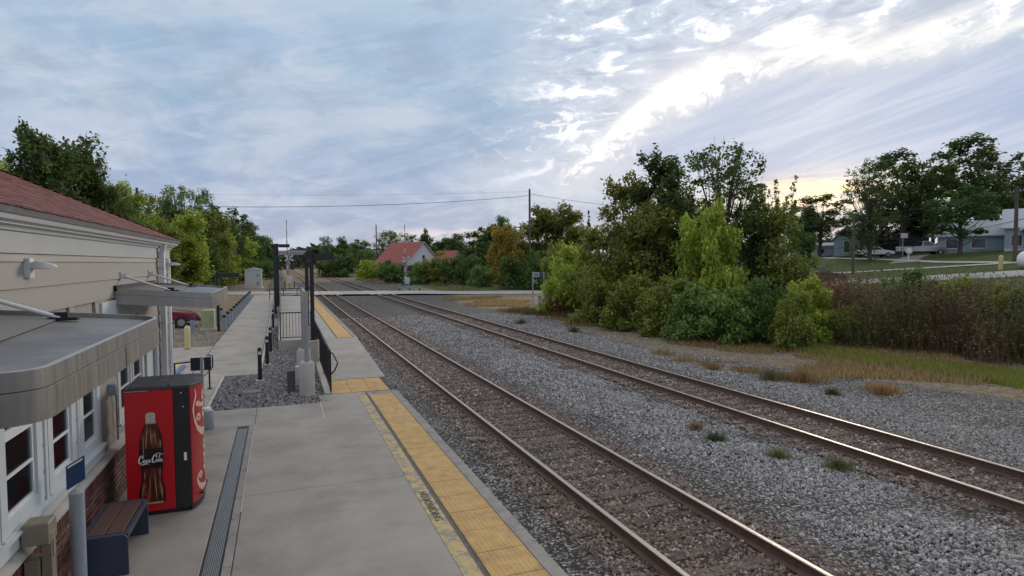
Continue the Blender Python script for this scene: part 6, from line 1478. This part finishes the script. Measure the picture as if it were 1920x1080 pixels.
# dry orange and straw grass along the thicket and the verge
n = 190000; x = rng.uniform(13.5, 24, n); y = rng.uniform(12, 62, n); hm = lump(x, y, .7, 8); c0 = 20.0-.055*np.clip(y-20, 0, 40); hm = hm+.35*lump(x, y, 2.6, 61); k = (hm > -.45+.7*(np.abs(x-c0)/2.9)**2) & (x > 15+0*y) & (rng.uniform(0, 1, n) < .8) & frust(x, y, np.full(n, -.3))
x, y = x[k], y[k]
m_ = 3000; a = rng.uniform(0, 1, m_); ci = rng.integers(0, 7, m_); cx_, cy_, cs_ = np.array([13.9, 14.1, 14.6, 14.9, 15.5, 16.1, 14.2]), np.array([18.9, 17.6, 16.4, 15.1, 14.6, 12.6, 20.6]), np.array([.30, .22, .28, .16, .26, .2, .25]); x = np.concatenate([x, cx_[ci]+rng.normal(0, 1, m_)*cs_[ci]]); y = np.concatenate([y, cy_[ci]+rng.normal(0, 1.1, m_)*cs_[ci]]); n = len(x)
blades('dry_grass', np.stack([x, y, np.full(n, -.41)], 1), .20, .024, colmix(n, [(.38, .24, .11), (.42, .33, .17), (.22, .21, .08), (.28, .17, .08)], [.3, .35, .2, .15]))
# weeds at the foot of the thicket
n = 22000; a = rng.uniform(0, 1, n); x = 17.4+a*6.0+rng.normal(0, .9, n)-.3; y = 43-a*23+rng.normal(0, 1.0, n); k = lump(x, y, 1.2, 41) > -.35; x, y = x[k], y[k]; n = len(x)
blades('weed_fringe', np.stack([x, y, np.full(n, -.40)], 1), .30, .02, colmix(n, [(.09, .11, .035), (.16, .14, .05), (.07, .07, .03), (.20, .12, .06)], [.35, .25, .2, .2]), leaves=2, leafs=.09)
# straw grass beyond the road, along the tracks
n = 16000; x = rng.uniform(15, 24, n); y = rng.uniform(78, 150, n); k = (lump(x, y, .25, 4) > -.1) & (x > 15+.0*y); x, y = x[k], y[k]; n = len(x)
blades('straw_grass', np.stack([x, y, np.full(n, -.40)], 1), .55, .05, colmix(n, [(.34, .26, .14), (.30, .20, .10), (.18, .17, .07)], [.5, .25, .25]))
# tufts in the ballast: each one a plant
TUFTS = [((15.0, 14.4), .42, (.32, .20, .10), 'large orange dry tuft just beyond the second track'), ((14.2, 14.9), .36, (.17, .15, .06), 'olive dry tuft left of the large orange one'),
         ((15.6, 12.2), .28, (.34, .20, .10), 'small orange tuft in the stones far right'), ((14.2, 12.6), .20, (.07, .11, .04), 'dark green flat tuft beyond the second track'),
         ((13.7, 17.0), .22, (.28, .18, .10), 'thin straw tuft beside the second track'), ((8.5, 11.1), .18, (.26, .15, .09), 'small rusty tuft between the tracks'),
         ((8.3, 10.2), .22, (.07, .11, .04), 'small green weed between the tracks'), ((8.7, 8.9), .20, (.20, .18, .08), 'straw weed between the tracks near the bottom edge'),
         ((13.4, 34.0), .35, (.12, .10, .06), 'dark scrubby weed in the stones below the far name sign'), ((14.4, 29.0), .30, (.12, .10, .06), 'dark weed in the stones nearer the camera'), ((9.3, 8.1), .18, (.14, .15, .05), 'olive weed near the second track at the bottom right')]
for (x, y), s, c, lb in TUFTS:
    n = 520; s *= 1.35; a = rng.uniform(0, 6.28, n); rr = np.abs(rng.normal(0, s*.5, n)); pts = np.stack([rr*np.cos(a), rr*np.sin(a), np.zeros(n)], 1)
    o = blades('grass_tuft', pts, s*.75, .008, np.array([c])*rng.uniform(.6, 1.4, (n, 1)), lean=.9); del o['kind']; o.location = (x, y, -.39); tag(o, lb, 'weed', 'dry tufts in the ballast')
# hills of trees at the horizon
n = 22000; a = rng.uniform(-.7, 1.3, n); d = rng.uniform(430, 560, n); x, y = np.sin(a)*d, np.cos(a)*d; k = ~((x > -6) & (x < 46) & (y < 430)); x, y = x[k], y[k]; n = len(x)
z = rng.uniform(0, 1, n)**.7*(11+4*np.sin(a[k]*9)+2*np.sin(a[k]*31)); v, f, tn = leafcloud([(0, 0, 0)], [1], [n], 5.0, seed=9)
off = v.reshape(-1, 4, 3); off = off-off.mean(1, keepdims=True); v = (off+np.stack([x, y, z], 1)[:, None]).reshape(-1, 3)
o = inst('distant_woods', npmesh('distant_woods', v, f, 'leaves', tn*np.array([[.055, .075, .05]]))); o['kind'] = 'stuff'; o.color = (1, 1, 1, 1)
# one bird in the sky
bd = MB().add([(0, 0, 0), (.35, .05, .12), (.8, -.05, .02), (.3, -.12, .08), (-.35, .05, .12), (-.8, -.05, .02), (-.3, -.12, .08), (0, .3, .02), (0, -.3, 0), (0, 0, -.08)], [(0, 1, 2, 3), (0, 6, 5, 4), (7, 0, 8, 9), (0, 7, 9), (0, 9, 8)])
o = part('bird', bd, 'black_metal'); o.location = (10.5, 62, 22.5); tag(o, 'tiny dark bird high in the sky left of centre', 'bird')
